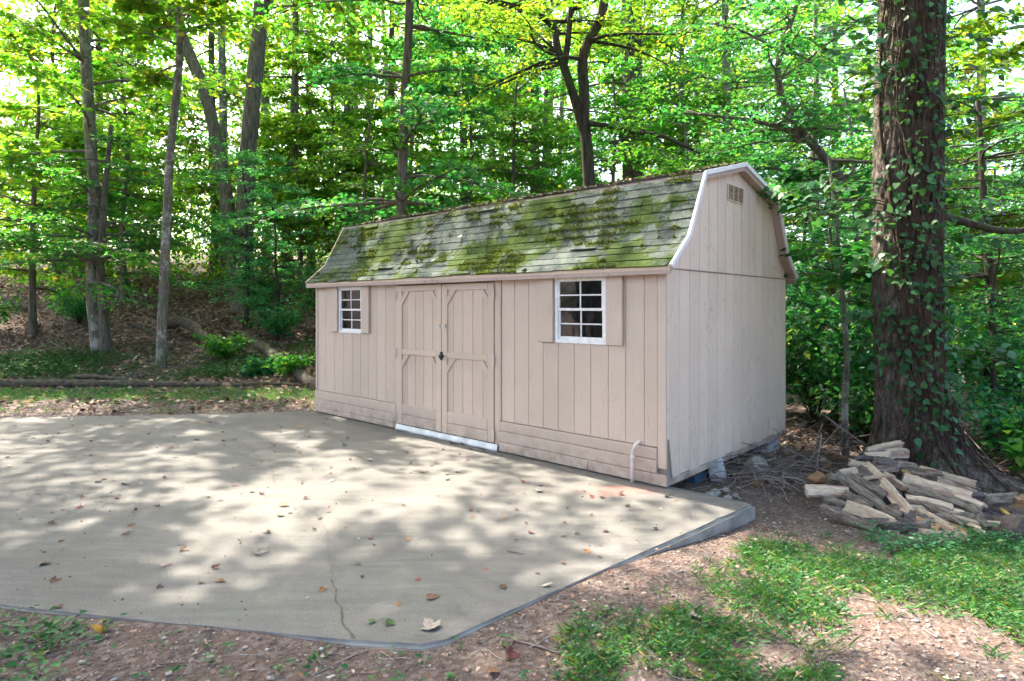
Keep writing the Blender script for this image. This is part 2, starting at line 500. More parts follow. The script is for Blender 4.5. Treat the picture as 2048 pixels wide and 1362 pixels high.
M['darkwood'] = wood('dark_wood', (0.06, 0.05, 0.048), (0.15, 0.125, 0.115))
M['yellowwood'] = wood('yellow_wood', (0.36, 0.24, 0.05), (0.5, 0.36, 0.10))
M['logbark'] = bark('log_bark', (0.10, 0.08, 0.066), (0.33, 0.275, 0.225), 2.6, ax=(0.2, 1, 1))
M['endgrain'] = wood('cut_end', (0.17, 0.125, 0.10), (0.30, 0.235, 0.19))
M['block'] = plain('concrete_block', (0.46, 0.47, 0.48), 0.95, var=0.25, scale=14, bump=0.6)
M['stone'] = plain('rust_stone', (0.27, 0.15, 0.08), 0.9, var=0.4, scale=9, bump=0.6)
M['greystone'] = plain('broken_concrete', (0.33, 0.31, 0.28), 0.95, var=0.3, scale=12, bump=0.6)
M['bluebin'] = plain('blue_plastic', (0.045, 0.10, 0.16), 0.5)
M['moss'] = leaf_mat('roof_moss', [(0.0, (0.042, 0.075, 0.013)), (0.6, (0.088, 0.122, 0.018)), (1.0, (0.15, 0.17, 0.024))], fac=0.2, rough=0.9)
M['pool'] = plain('pool_water', (0.10, 0.50, 0.62), 0.08, var=0.2, scale=1.5, bump=0.1)
M['deck'] = plain('pale_deck', (0.62, 0.60, 0.58), 0.8)
DRY = {}
for k, c in dict(b=(0.105, 0.055, 0.034), o=(0.21, 0.105, 0.04), r=(0.15, 0.045, 0.038), y=(0.30, 0.15, 0.022), g=(0.055, 0.10, 0.03),
                 p=(0.07, 0.036, 0.04), d=(0.035, 0.026, 0.023), w=(0.31, 0.265, 0.225)).items():
    g = G('dry_leaf_' + dict(b='brown', o='orange', r='red', y='yellow', g='green', p='purple', d='dark', w='pale')[k])
    cc = g.mix(g.ramp(g.noise(45, 4), [(0.35, 0.0), (0.65, 1.0)]), tuple(x * 0.7 for x in c), tuple(min(1, x * 1.25) for x in c))
    cc = g.hsv(cc, 0.5, 1.0, g.math('ADD', g.math('MULTIPLY', g.rnd(), 0.5), 0.75))
    DRY[k] = g.done(g.bsdf(cc, 0.7, g.bump(g.noise(120, 3), 0.3, 0.003), 0.3))

# ------------------------------------------------------------------ ground and slab
def axis(lo, hi, n, dense, mid=0.0):
    t = np.linspace(-1, 1, n)
    s = np.sinh(t * dense) / np.sinh(dense)
    return np.where(s < 0, mid + s * (mid - lo), mid + s * (hi - mid))
gx = axis(-150, 150, 260, 4.6)
gy = axis(-40, 200, 280, 4.4, 7.0)
XX, YY = np.meshgrid(gx, gy)
ZZ = gz(XX, YY)
nx, ny = len(gx), len(gy)
idx = (np.arange(ny - 1)[:, None] * nx + np.arange(nx - 1)[None])
F = np.stack([idx, idx + 1, idx + nx + 1, idx + nx], -1).reshape(-1, 4)
ground = link('ground', np_mesh('ground', np.stack([XX, YY, ZZ], -1).reshape(-1, 3), F, None, True), None, M['soil'])
tag(ground, 'bare brown clay soil rising to a wooded bank', None, None, 'structure')

SLAB = [(1.97, 5.00), (0.83, 3.975), (-0.30, 2.955), (-0.42, 2.905), (-0.77, 2.94), (-1.75, 3.10), (-2.73, 3.29), (-9.5, 4.5), (-9.3, 8.72), (-7.38, 8.90), (-5.2, 9.12), (-3.30, 9.42), (-2.93, 9.47), (1.40, 5.52)]
bm = bmesh.new()
rs = random.Random(3)
pts = []
for i, (x, y) in enumerate(SLAB):
    x2, y2 = SLAB[(i + 1) % len(SLAB)]
    n = max(1, int(math.hypot(x2 - x, y2 - y) / 0.16))
    for k in range(n):
        t = k / n
        j = 0.004 if k else 0
        pts.append((x + (x2 - x) * t + rs.uniform(-j, j), y + (y2 - y) * t + rs.uniform(-j, j)))
vb = [bm.verts.new((x, y, -0.30)) for x, y in pts]
vt = [bm.verts.new((x, y, 0.0)) for x, y in pts]
ft = bm.faces.new(vt)
n = len(pts)
for i in range(n):
    bm.faces.new((vb[i], vb[(i + 1) % n], vt[(i + 1) % n], vt[i]))
bmesh.ops.recalc_face_normals(bm, faces=bm.faces)
bmesh.ops.bevel(bm, geom=[e for e in ft.edges], offset=0.022, segments=3, affect='EDGES')
for f_ in bm.faces:
    f_.material_index = 0 if f_.normal.z > 0.9 else 1
me = bpy.data.meshes.new('concrete_slab')
bm.to_mesh(me); bm.free()
slab = tag(link('concrete_slab', me, None, [M['concrete'], M['edge']]), 'weathered grey concrete parking slab in front of the shed', None, None, 'structure')
CRACK = [(-0.76, 2.955), (-0.78, 3.0), (-0.83, 3.08), (-0.88, 3.17), (-0.91, 3.28), (-0.96, 3.36), (-1.0, 3.48), (-1.04, 3.58), (-1.18, 3.97), (-1.33, 4.42), (-1.49, 4.73), (-1.71, 4.97), (-1.87, 5.04), (-2.03, 5.31), (-2.16, 5.61), (-2.42, 6.23), (-2.67, 6.76), (-2.87, 7.39), (-2.91, 7.83), (-2.96, 8.33), (-3.02, 8.78)]
rs = random.Random(8)
fine = []
for (a, b), (c, d) in zip(CRACK, CRACK[1:]):
    k = max(2, int(math.hypot(c - a, d - b) / 0.045))
    for i in range(k):
        t = i / k
        fine.append((a + (c - a) * t + rs.gauss(0, 0.006), b + (d - b) * t + rs.gauss(0, 0.006)))
mb = MB()
V, F = [], []
for i, (x, y) in enumerate(fine):
    w = (0.005 if y < 3.6 else 0.0012) * rs.uniform(0.5, 1.4)
    V += [(x - w, y, 0.0035), (x + w, y, 0.0035)]
    if i: F.append((2 * i - 2, 2 * i - 1, 2 * i + 1, 2 * i))
mb.add(V, F)
mb.build('crack', M['crack'], slab)

# ------------------------------------------------------------------ shed
L, W = 5.88, 3.02
SHED_O = Vector((1.36 - 0.7379 * L, 5.45 + 0.6749 * L, 0))
shed = thing('garden_shed', 'tan wooden garden shed with mossy gambrel roof and double doors', 'shed', SHED_O, math.atan2(-0.6749, 0.7379))
def U(u): return L - u                                   # u is measured from the near corner
fr = lambda a, b, d: (a, -d, b)                          # front wall, d outwards
gr_ = lambda a, b, d: (L + d, a, b)                      # near gable wall
def rect(a0, a1, b0, b1): return [(a0, b0), (a1, b0), (a1, b1), (a0, b1)]
def piece(name, poly, fn, d0, d1, mat, parent, ch=0.004):
    return MB().prism(poly, fn, d0, d1, ch).build(name, mat, parent)

ZT = 1.945
WIN = [(4.643, 5.237, 1.22, 1.885), (0.613, 1.236, 1.233, 1.907)]       # u0, u1, z0, z1
# front wall: backing with openings, then boards
mb = MB()
def back(u0, u1, z0, z1): mb.box(U(u1), U(u0), 0.004, 0.05, z0, z1)
back(0.0, 0.613, 0.0, ZT); back(0.613, 1.236, 0.0, 1.233); back(0.613, 1.236, 1.907, ZT); back(1.236, 2.10, 0.0, ZT)
back(2.10, 3.85, 1.85, ZT); back(2.10, 3.85, 0.0, 0.06); back(3.85, 4.643, 0.0, ZT); back(4.643, 5.237, 0.0, 1.22); back(4.643, 5.237, 1.885, ZT); back(5.237, 5.88, 0.0, ZT)
front = mb.build('front_wall', M['backing'], shed)
def boards(edges, z0, z1, holes):
    for a, b in zip(edges, edges[1:]):
        u0, u1 = min(a, b) + 0.0018, max(a, b) - 0.0018
        segs = [(z0, z1)]
        parts = [(u0, u1, z0, z1)]
        for (h0, h1, k0, k1) in holes:
            new = []
            for (p0, p1, q0, q1) in parts:
                if p1 <= h0 or p0 >= h1:
                    new.append((p0, p1, q0, q1)); continue
                if p0 < h0 - 0.01: new.append((p0, h0, k0, k1))
                if p1 > h1 + 0.01: new.append((h1, p1, k0, k1))
                new.append((p0, p1, q0, k0)); new.append((p0, p1, k1, q1))
            parts = new
        for (p0, p1, q0, q1) in parts:
            if p1 - p0 > 0.01 and q1 - q0 > 0.01:
                piece('siding_board', rect(U(p1), U(p0), q0, q1), fr, 0.0, 0.014, M['siding'], front, 0.003)
boards([1.985, 1.792, 1.592, 1.394, 1.197, 0.996, 0.797, 0.596, 0.405, 0.21, 0.075], 0.345, ZT, WIN)
boards([5.82, 5.60, 5.36, 5.12, 4.90, 4.70, 4.51, 4.31, 4.11, 3.905], 0.335, ZT, WIN)
for (u0, u1, z0, z1) in WIN:      # reveals
    m2 = MB()
    m2.box(U(u1) - 0.01, U(u1), 0.0, 0.1, z0, z1).box(U(u0), U(u0) + 0.01, 0.0, 0.1, z0, z1)
# corner boards and skirt
piece('corner_board', rect(U(5.88), U(5.823), 0.345, ZT), fr, 0.0, 0.022, M['siding'], shed)
piece('corner_board', rect(U(0.072), U(-0.012), 0.165, ZT), fr, 0.0, 0.022, M['siding'], shed)
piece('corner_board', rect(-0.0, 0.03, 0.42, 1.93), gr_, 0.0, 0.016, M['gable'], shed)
piece('trim_strip', rect(U(2.012), U(1.990), 0.345, ZT), fr, 0.0, 0.026, M['siding'], shed)
for (u0, u1, cuts) in ((3.875, 5.884, [0.012, 0.085, 0.205, 0.330]), (0.075, 2.01, [0.012, 0.115, 0.235, 0.340])):
    for k, (z0, z1) in enumerate(zip(cuts, cuts[1:])):
        um = {0: 0.82}.get(k) if u0 < 1 else {0: 4.75}.get(k)
        for a, b in ([(u0, um - 0.002), (um + 0.002, u1)] if um else [(u0, u1)]):
            a2 = -0.02 if (k == 0 and a == 0.075) else a
            piece('skirt_board', rect(U(b), U(a2), z0 + 0.002, z1 - 0.002), fr, 0.0, 0.034 - 0.004 * (k == 2), M['skirt'], shed, 0.005)
# doorway
piece('door_header', rect(U(3.895), U(2.015), 1.882, ZT), fr, 0.0, 0.020, M['door'], shed)
piece('door_jamb', rect(U(3.895), U(3.842), 0.075, 1.880), fr, 0.0, 0.022, M['door'], shed)
piece('door_jamb', rect(U(2.085), U(2.015), 0.075, 1.880), fr, 0.0, 0.022, M['door'], shed)
def door(u0, u1, label, knob_side):
    """a double-leaf half: u0 < u1"""
    w = 0.095
    d = MB().box(U(u1), U(u0), -0.006, 0.03, 0.085, 1.868).build('door', M['backing'], shed)
    tag(d, label)
    inn = np.linspace(u0 + 0.02, u1 - 0.02, 6)
    for a, b in zip(inn, inn[1:]):
        piece('door_board', rect(U(b) + 0.002, U(a) - 0.002, 0.09, 1.86), fr, 0.006, 0.012, M['door'], d, 0.003)
    Y0, Y1 = 0.0122, 0.032
    for a, b in ((u0, u0 + w), (u1 - w, u1)):
        piece('stile', rect(U(b), U(a), 0.085, 1.868), fr, Y0, Y1, M['door'], d)
    e0, e1 = U(u1 - w) + 0.002, U(u0 + w) - 0.002
    for z0, z1 in ((1.795, 1.868), (0.985, 1.055), (0.215, 0.345), (0.085, 0.211)):
        piece('rail', rect(e0, e1, z0, z1), fr, Y0, Y1 - 0.001, M['skirt' if z0 < 0.3 else 'door'], d)
    for zt in (1.795, 0.985):
        for sgn, x in ((1, e0), (-1, e1)):
            o = 0.055
            poly = [(x, zt - 0.175), (x, zt - 0.085), (x + sgn * 0.07, zt - 0.001), (x + sgn * 0.148, zt - 0.001)]
            piece('corner_brace', poly if sgn > 0 else poly[::-1], fr, Y0, Y1 - 0.003, M['door'], d, 0.0)
    hu = u1 + 0.012 if knob_side == 'low' else u0 - 0.012
    for z in (1.74, 1.0, 0.17):
        mbh = MB().tube([(U(hu), -0.040, z - 0.065), (U(hu), -0.040, z + 0.065)], 0.007, 8)
        inner = u1 - 0.022 if knob_side == 'low' else u0 + 0.022
        mbh.box(min(U(hu), U(inner)), max(U(hu), U(inner)), -0.037, -0.0335, z - 0.06, z + 0.06)
        mbh.build('hinge', M['hinge'], d)
    return d
dl = door(2.972, 3.838, 'door leaf farther from the near corner, without the knob', 'low')
dr = door(2.092, 2.962, 'door leaf nearer the large window, with black knob and steel hasp', 'high')
kb = MB().prism(rect(U(2.985), U(2.94), 0.955, 1.055), fr, 0.033, 0.038)
kb.tube([(U(2.925), -0.036, 1.005), (U(2.925), -0.062, 1.005)], 0.013, 10)
kb.build('knob_plate', M['black'], dr)
prof = [(0.0, 0.012), (0.006, 0.026), (0.018, 0.031), (0.032, 0.028), (0.042, 0.014), (0.044, 0.002)]
kb = MB().tube([(U(2.925), -0.058 - a, 1.005) for a, _ in prof], [b for _, b in prof], 14)
kb.build('knob', M['black'], dr, True)
hb = MB().prism(rect(U(2.958), U(2.875), 1.345, 1.39), fr, 0.033, 0.039).prism(rect(U(2.90), U(2.885), 1.34, 1.395), fr, 0.039, 0.047)
hb.build('hasp', M['steel'], dr)
hb = MB().prism(rect(U(3.01), U(2.976), 1.35, 1.385), fr, 0.033, 0.038).tube([(U(2.985), -0.036, 1.355), (U(2.985), -0.056, 1.36), (U(2.985), -0.056, 1.375), (U(2.985), -0.036, 1.38)], 0.004, 6)
hb.build('staple', M['steel'], dl)
# flashing under the doors: a crumpled strip
rs = random.Random(5)
V, F = [], []
nn = 46
for i in range(nn + 1):
    u = 3.855 - (3.855 - 2.03) * i / nn
    dent = 0.010 * math.sin(i * 0.9) + rs.uniform(-0.006, 0.006)
    V += [(U(u), -0.036, 0.079 + rs.uniform(-0.002, 0.002)), (U(u), -0.040 - 0.5 * dent, 0.055), (U(u), -0.046 - dent, 0.03), (U(u), -0.052 - 0.6 * dent, 0.006 + 0.003 * math.sin(i * 0.5)),
          (U(u), -0.005, 0.004)]
    if i:
        b = 5 * i
        for k in range(4): F.append((b - 5 + k, b - 4 + k, b + 1 + k, b + k))
MB().add(V, F).build('threshold_flashing', M['flash'], shed, True)

# windows
def window(u0, u1, z0, z1, label, fw):
    w = thing('window', None, None)
    w.parent = shed
    w['label'] = label
    x0, x1 = U(u1), U(u0)
    f = MB()
    for p in (rect(x0, x1, z0, z0 + fw), rect(x0, x1, z1 - fw, z1), rect(x0, x0 + fw, z0 + fw, z1 - fw), rect(x1 - fw, x1, z0 + fw, z1 - fw)):
        f.prism(p, fr, -0.03, 0.024, 0.004)
    f.build('frame', M['vinyl'], w)
    zm = (z0 + z1) / 2
    s = 0.018
    a0, a1 = x0 + fw, x1 - fw
    for (b0, b1, dy) in ((zm - 0.012, z1 - fw, 0.012), (z0 + fw, zm + 0.012, 0.0)):
        sb = MB()
        for p in (rect(a0, a1, b0, b0 + s * 1.5), rect(a0, a1, b1 - s, b1), rect(a0, a0 + s, b0 + s * 1.5, b1 - s), rect(a1 - s, a1, b0 + s * 1.5, b1 - s)):
            sb.prism(p, fr, -0.02 + dy, 0.004 + dy, 0.002)
        so = sb.build('sash', M['vinyl'], w)
        xm, zc = (a0 + a1) / 2, (b0 + b1) / 2
        MB().prism(rect(xm - 0.007, xm + 0.007, b0 + s * 1.5, b1 - s), fr, -0.016 + dy, -0.001 + dy, 0.002).build('muntin', M['vinyl'], so)
        MB().prism(rect(a0 + s, xm - 0.0075, zc - 0.007, zc + 0.007), fr, -0.016 + dy, -0.002 + dy, 0.002).prism(rect(xm + 0.0075, a1 - s, zc - 0.007, zc + 0.007), fr, -0.016 + dy, -0.002 + dy, 0.002).build('muntin', M['vinyl'], so)
        for (p0, p1) in ((a0 + s, xm - 0.007), (xm + 0.007, a1 - s)):
            for (q0, q1) in ((b0 + s * 1.5, zc - 0.007), (zc + 0.007, b1 - s)):
                MB().prism(rect(p0, p1, q0, q1), fr, -0.013 + dy, -0.010 + dy).build('pane', M['glass'], so)
    return w
window(*WIN[0], 'small white window on the far side of the doors', 0.036)
window(*WIN[1], 'larger looking white window near the gable corner', 0.040)
for a, b, z0, z1 in ((5.245, 5.452, 1.235, 1.89), (4.46, 4.638, 1.235, 1.885), (1.244, 1.434, 1.236, 1.893), (0.423, 0.606, 1.236, 1.893)):
    piece('shutter', rect(U(b), U(a), z0, z1), fr, 0.021, 0.046, M['siding'], shed, 0.004)
# drain pipe
p = [(0.245, 0.02, 0.372), (0.255, -0.05, 0.368), (0.268, -0.075, 0.345), (0.284, -0.082, 0.30), (0.292, -0.082, 0.25), (0.293, -0.082, 0.18), (0.293, -0.082, 0.005)]
pb = MB().tube([(U(a), b, c) for a, b, c in p], 0.0155, 12)
pb.tube([(U(0.292), -0.082, 0.255), (U(0.293), -0.082, 0.215)], 0.0205, 12)
pb.build('drain_pipe', M['pvc'], shed, True)

# roof profile, (v, z), eave to eave
PROF = [(-0.115, 1.958), (0.215, 2.240), (0.555, 2.865), (1.51, 3.105)]
PROF = PROF + [(W - a, b) for a, b in PROF[-2::-1]]
def roofz(v): return float(np.interp(v, [p[0] for p in PROF], [p[1] for p in PROF]))
# near gable wall: boards below and above the drip strip
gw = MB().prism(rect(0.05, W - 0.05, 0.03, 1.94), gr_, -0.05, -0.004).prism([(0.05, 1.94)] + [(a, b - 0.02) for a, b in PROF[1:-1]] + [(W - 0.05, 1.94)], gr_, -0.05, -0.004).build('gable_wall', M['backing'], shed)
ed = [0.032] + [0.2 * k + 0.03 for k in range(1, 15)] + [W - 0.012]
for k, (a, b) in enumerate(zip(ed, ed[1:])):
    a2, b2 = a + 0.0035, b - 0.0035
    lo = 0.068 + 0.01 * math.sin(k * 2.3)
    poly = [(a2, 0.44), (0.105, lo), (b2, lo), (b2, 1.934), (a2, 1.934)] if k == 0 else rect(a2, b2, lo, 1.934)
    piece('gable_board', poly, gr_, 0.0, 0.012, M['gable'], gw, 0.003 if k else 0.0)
    v = [max(a2, 0.0), min(b2, W)]
    br = [q for q, _ in PROF if v[0] + 0.003 < q < v[1] - 0.003]
    top = [(q, roofz(q) - 0.078) for q in sorted(v + br, reverse=True)]
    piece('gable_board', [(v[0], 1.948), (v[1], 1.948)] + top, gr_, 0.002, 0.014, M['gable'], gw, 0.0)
piece('drip_strip', rect(0.0, W, 1.935, 1.947), gr_, 0.0, 0.024, M['soffit'], shed)
piece('sill_board', rect(0.03, W - 0.11, 0.0, 0.062), gr_, -0.05, -0.002, M['skirt'], shed)
piece('floor_joist', rect(0.03, W - 0.3, -0.05, 0.0), gr_, -0.35, -0.06, M['deadwood'], shed)
# gable vent
vt = piece('gable_vent', rect(1.27, 1.65, 2.705, 2.865), gr_, 0.0145, 0.019, M['black'], shed, 0.0)
for c0, c1 in ((1.275, 1.39), (1.40, 1.515), (1.525, 1.645)):
    for k in range(10):
        z = 2.712 + k * 0.0152
        MB().add([(L + 0.0195, c0, z), (L + 0.0195, c1, z), (L + 0.029, c1, z + 0.0055), (L + 0.029, c0, z + 0.0055), (L + 0.0195, c0, z + 0.003), (L + 0.0195, c1, z + 0.003)],
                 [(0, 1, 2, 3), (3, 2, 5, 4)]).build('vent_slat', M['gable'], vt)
vf = MB()
for p in (rect(1.262, 1.658, 2.863, 2.872), rect(1.262, 1.658, 2.698, 2.707), rect(1.262, 1.27, 2.707, 2.863), rect(1.65, 1.658, 2.707, 2.863), rect(1.391, 1.399, 2.707, 2.863), rect(1.516, 1.524, 2.707, 2.863)):
    vf.prism(p, gr_, 0.0192, 0.030)
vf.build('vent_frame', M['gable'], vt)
# far gable and back wall
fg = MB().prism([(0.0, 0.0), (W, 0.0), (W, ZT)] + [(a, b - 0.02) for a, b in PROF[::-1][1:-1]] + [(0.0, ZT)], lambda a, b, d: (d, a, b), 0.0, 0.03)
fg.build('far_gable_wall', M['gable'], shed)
MB().box(0.03, L, W - 0.03, W, 0.03, ZT).build('rear_wall', M['siding'], shed)
MB().box(0.03, L - 0.05, 0.05, W - 0.03, 0.02, 0.05).build('floor_deck', M['inside'], shed)

# roof deck with soffits, fascia, rakes
X0, X1 = -0.13, L + 0.12
def strip(prof, x0, x1, off0, off1):
    m = MB()
    n = len(prof)
    V = [(x, a, b + o) for x in (x0, x1) for o in (off0, off1) for a, b in prof]
    F = []
    for i in range(n - 1):
        F += [(i, i + 1, 2 * n + i + 1, 2 * n + i), (n + i, 3 * n + i, 3 * n + i + 1, n + i + 1), (i, n + i, n + i + 1, i + 1), (2 * n + i, 2 * n + i + 1, 3 * n + i + 1, 3 * n + i)]
    F += [(0, 2 * n, 3 * n, n), (n - 1, 2 * n - 1, 4 * n - 1, 3 * n - 1)]
    return m.add(V, F)
roof = strip(PROF, X0 + 0.02, X1 - 0.02, -0.075, 0.0).build('roof', M['soffit'], shed)
MB().box(X0 + 0.02, X1 - 0.02, -0.118, -0.096, 1.918, 1.955).box(X0 + 0.02, X1 - 0.02, -0.096, 0.0, 1.928, 1.936).build('fascia', M['fascia'], shed)
MB().box(X0 + 0.02, X1 - 0.02, W + 0.096, W + 0.118, 1.915, 1.955).box(X0 + 0.02, X1 - 0.02, W, W + 0.096, 1.928, 1.936).build('fascia', M['fascia'], shed)
for x0, x1 in ((X1 - 0.02, X1 + 0.002), (X0 - 0.002, X0 + 0.02)):
    for (p, q) in zip(PROF, PROF[1:]):
        d = Vector((q[0] - p[0], q[1] - p[1])).normalized()
        nrm = Vector((-d.y, d.x))
        a, b = Vector(p) + d * 0.001, Vector(q) - d * 0.001
        tp_, bt = 0.012, 0.030
        poly = [a - nrm * bt, b - nrm * bt, b + nrm * tp_, a + nrm * tp_]
        MB().prism([tuple(t) for t in poly], lambda s_, t_, dd: (dd, s_, t_), x0, x1, 0.0).build('rake_trim', M['trim'] if x0 > 1 else M['fascia'], roof)
# shingles on the front slope, one by one
rs = random.Random(21)
seg = [0.0]
for p, q in zip(PROF[:3], PROF[1:3]): seg.append(seg[-1] + math.hypot(q[0] - p[0], q[1] - p[1]))
TOT = seg[-1]
def on(s):
    s = max(-0.03, s)
    v = np.interp(s, seg, [p[0] for p in PROF[:3]]); z = np.interp(s, seg, [p[1] for p in PROF[:3]])
    if s < 0:
        d = Vector((PROF[1][0] - PROF[0][0], PROF[1][1] - PROF[0][1])).normalized()
        v, z = PROF[0][0] + d.x * s, PROF[0][1] + d.y * s
    if s > TOT:
        v, z = PROF[2][0] + (s - TOT) * 0.97, PROF[2][1] + (s - TOT) * 0.24
    return float(v), float(z)
NCO = 11
EXPO = (TOT + 0.02) / NCO
for i in range(NCO):
    s0 = -0.018 + i * EXPO
    x = X0 + 0.018 - rs.uniform(0, 0.3)
    while x < X1 - 0.02:
        wd = 0.305 + rs.uniform(-0.012, 0.012)
        a, b = max(x, X0 + 0.018) + 0.0022, min(x + wd, X1 - 0.018) - 0.0022
        x += wd
        if b - a < 0.03: continue
        ja, jb = s0 + rs.uniform(-0.006, 0.006), s0 + rs.uniform(-0.006, 0.006)
        lift = 0.0125 + rs.uniform(-0.002, 0.004) + (0.02 if rs.random() < 0.035 else 0)
        su = s0 + EXPO + 0.035
        V = []
        for xx, sl in ((a, ja), (b, jb)):
            for st, t0, t1 in ((sl, lift - 0.009, lift), (s0 + EXPO * 0.5, 0.003, 0.0085 + lift * 0.2), (su, 0.001, 0.0045)):
                v_, z_ = on(st)
                v2, z2 = on(st + 0.02)
                d = Vector((v2 - v_, z2 - z_)).normalized()
                for t in (t0, t1):
                    V.append((xx, v_ - d.y * t, z_ + d.x * t))
        F = [(1, 7, 9, 3), (3, 9, 11, 5), (0, 6, 7, 1), (0, 1, 3, 2), (2, 3, 5, 4), (6, 8, 9, 7), (8, 10, 11, 9), (0, 2, 8, 6), (2, 4, 10, 8)]
        MB().add(V, F).build('shingle', M['shingle'], roof)
# the slopes turned away from the yard
mb = MB()
def slope(p, q, n):
    d = Vector((q[0] - p[0], q[1] - p[1])); ln = d.length; d /= ln
    nr = Vector((-d.y, d.x)); nr = nr if nr.y > 0 else -nr
    for i in range(n):
        x = X0 + 0.018 - rs.uniform(0, 0.3)
        while x < X1 - 0.02:
            a, b = max(x, X0 + 0.018) + 0.002, min(x + 0.305, X1 - 0.018) - 0.002
            x += 0.305
            if b - a < 0.03: continue
            P0 = Vector(p) + d * (ln * i / n - 0.012 * (i == 0)); P1 = Vector(p) + d * min(ln, ln * (i + 1) / n + 0.03)
            lf = 0.013 + rs.uniform(0, 0.004)
            q0, q1, r0 = P0 + nr * lf, P1 + nr * 0.005, P0 + nr * (lf - 0.009)
            mb.add([(a, q0.x, q0.y), (b, q0.x, q0.y), (b, q1.x, q1.y), (a, q1.x, q1.y), (a, r0.x, r0.y), (b, r0.x, r0.y)], [(0, 1, 2, 3), (4, 5, 1, 0)])
slope(PROF[2], PROF[3], 8); slope(PROF[4], PROF[3], 8); slope(PROF[5], PROF[4], 6); slope(PROF[6], PROF[5], 4)
o = mb.build('upper_shingles', M['shingle'], roof); o['kind'] = 'stuff'
rc = MB()
for k in range(24):
    a = X0 + 0.02 + k * 0.25
    b = min(a + 0.262, X1 - 0.02)
    z = 3.105 + 0.016 + 0.004 * (k % 2)
    rc.add([(a, 1.37, z - 0.03), (b, 1.37, z - 0.034), (a, 1.51, z + 0.006), (b, 1.51, z + 0.002), (a, 1.65, z - 0.03), (b, 1.65, z - 0.034)], [(0, 1, 3, 2), (2, 3, 5, 4)])
rc.build('ridge_cap', M['shingle'], roof)

# ------------------------------------------------------------------ leaves and trees
OVAL = (np.array([(0, 0, 0), (.26, .32, .07), (.21, .68, .06), (0, 1, -.08), (-.21, .68, .06), (-.26, .32, .07)]), np.array([(0, 1, 2, 3), (0, 3, 4, 5)]))
LOBE = (np.array([(0, 0, 0), (.26, .10, .05), (.50, .40, .02), (.21, .48, .06), (.22, .74, .02), (0, 1, -.08), (-.22, .74, .02), (-.21, .48, .06), (-.50, .40, .02), (-.26, .10, .05), (0, .42, 0)]),
        np.array([(0, 1, 2, 10), (10, 2, 3, 4), (10, 4, 5, 6), (6, 7, 8, 10), (8, 9, 0, 10)]))
HEART = (np.array([(0, 0, 0), (.22, -.08, .03), (.42, .18, .07), (.30, .62, .05), (0, 1, -.12), (-.30, .62, .05), (-.42, .18, .07), (-.22, -.08, .03)]), np.array([(0, 1, 2, 3), (0, 3, 4, 4), (0, 4, 5, 5), (0, 5, 6, 7)]))
HEART = (HEART[0], np.array([(0, 1, 2, 3), (0, 3, 4, 5), (0, 5, 6, 7)]))
BLADE = (np.array([(-.03, 0, 0), (.03, 0, 0), (.022, .55, .07), (0, 1, .30)]), np.array([(0, 1, 2, 3)]))

def leaves(pos, dr, nrm, size, shape):
    """many leaves: position of the stalk, direction, normal, length"""
    T, F = shape
    dr = dr / (np.linalg.norm(dr, axis=1, keepdims=True) + 1e-9)
    sd = np.cross(dr, nrm); sd /= np.linalg.norm(sd, axis=1, keepdims=True) + 1e-9
    up = np.cross(sd, dr)
    N, k = len(pos), len(T)
    V = pos[:, None] + size[:, None, None] * (T[None, :, 0, None] * sd[:, None] + T[None, :, 1, None] * dr[:, None] + T[None, :, 2, None] * up[:, None])
    FF = F[None] + (np.arange(N) * k)[:, None, None]
    return V.reshape(-1, 3), FF.reshape(-1, F.shape[1])

def resample(P, n):
    P = np.asarray(P, float)
    d = np.r_[0, np.cumsum(np.linalg.norm(np.diff(P, axis=0), axis=1))]
    t = np.linspace(0, d[-1], n)
    # catmull-like smoothing by interpolating then averaging
    Q = np.stack([np.interp(t, d, P[:, i]) for i in range(3)], 1)
    for _ in range(2):
        Q[1:-1] = 0.25 * Q[:-2] + 0.5 * Q[1:-1] + 0.25 * Q[2:]
    return Q

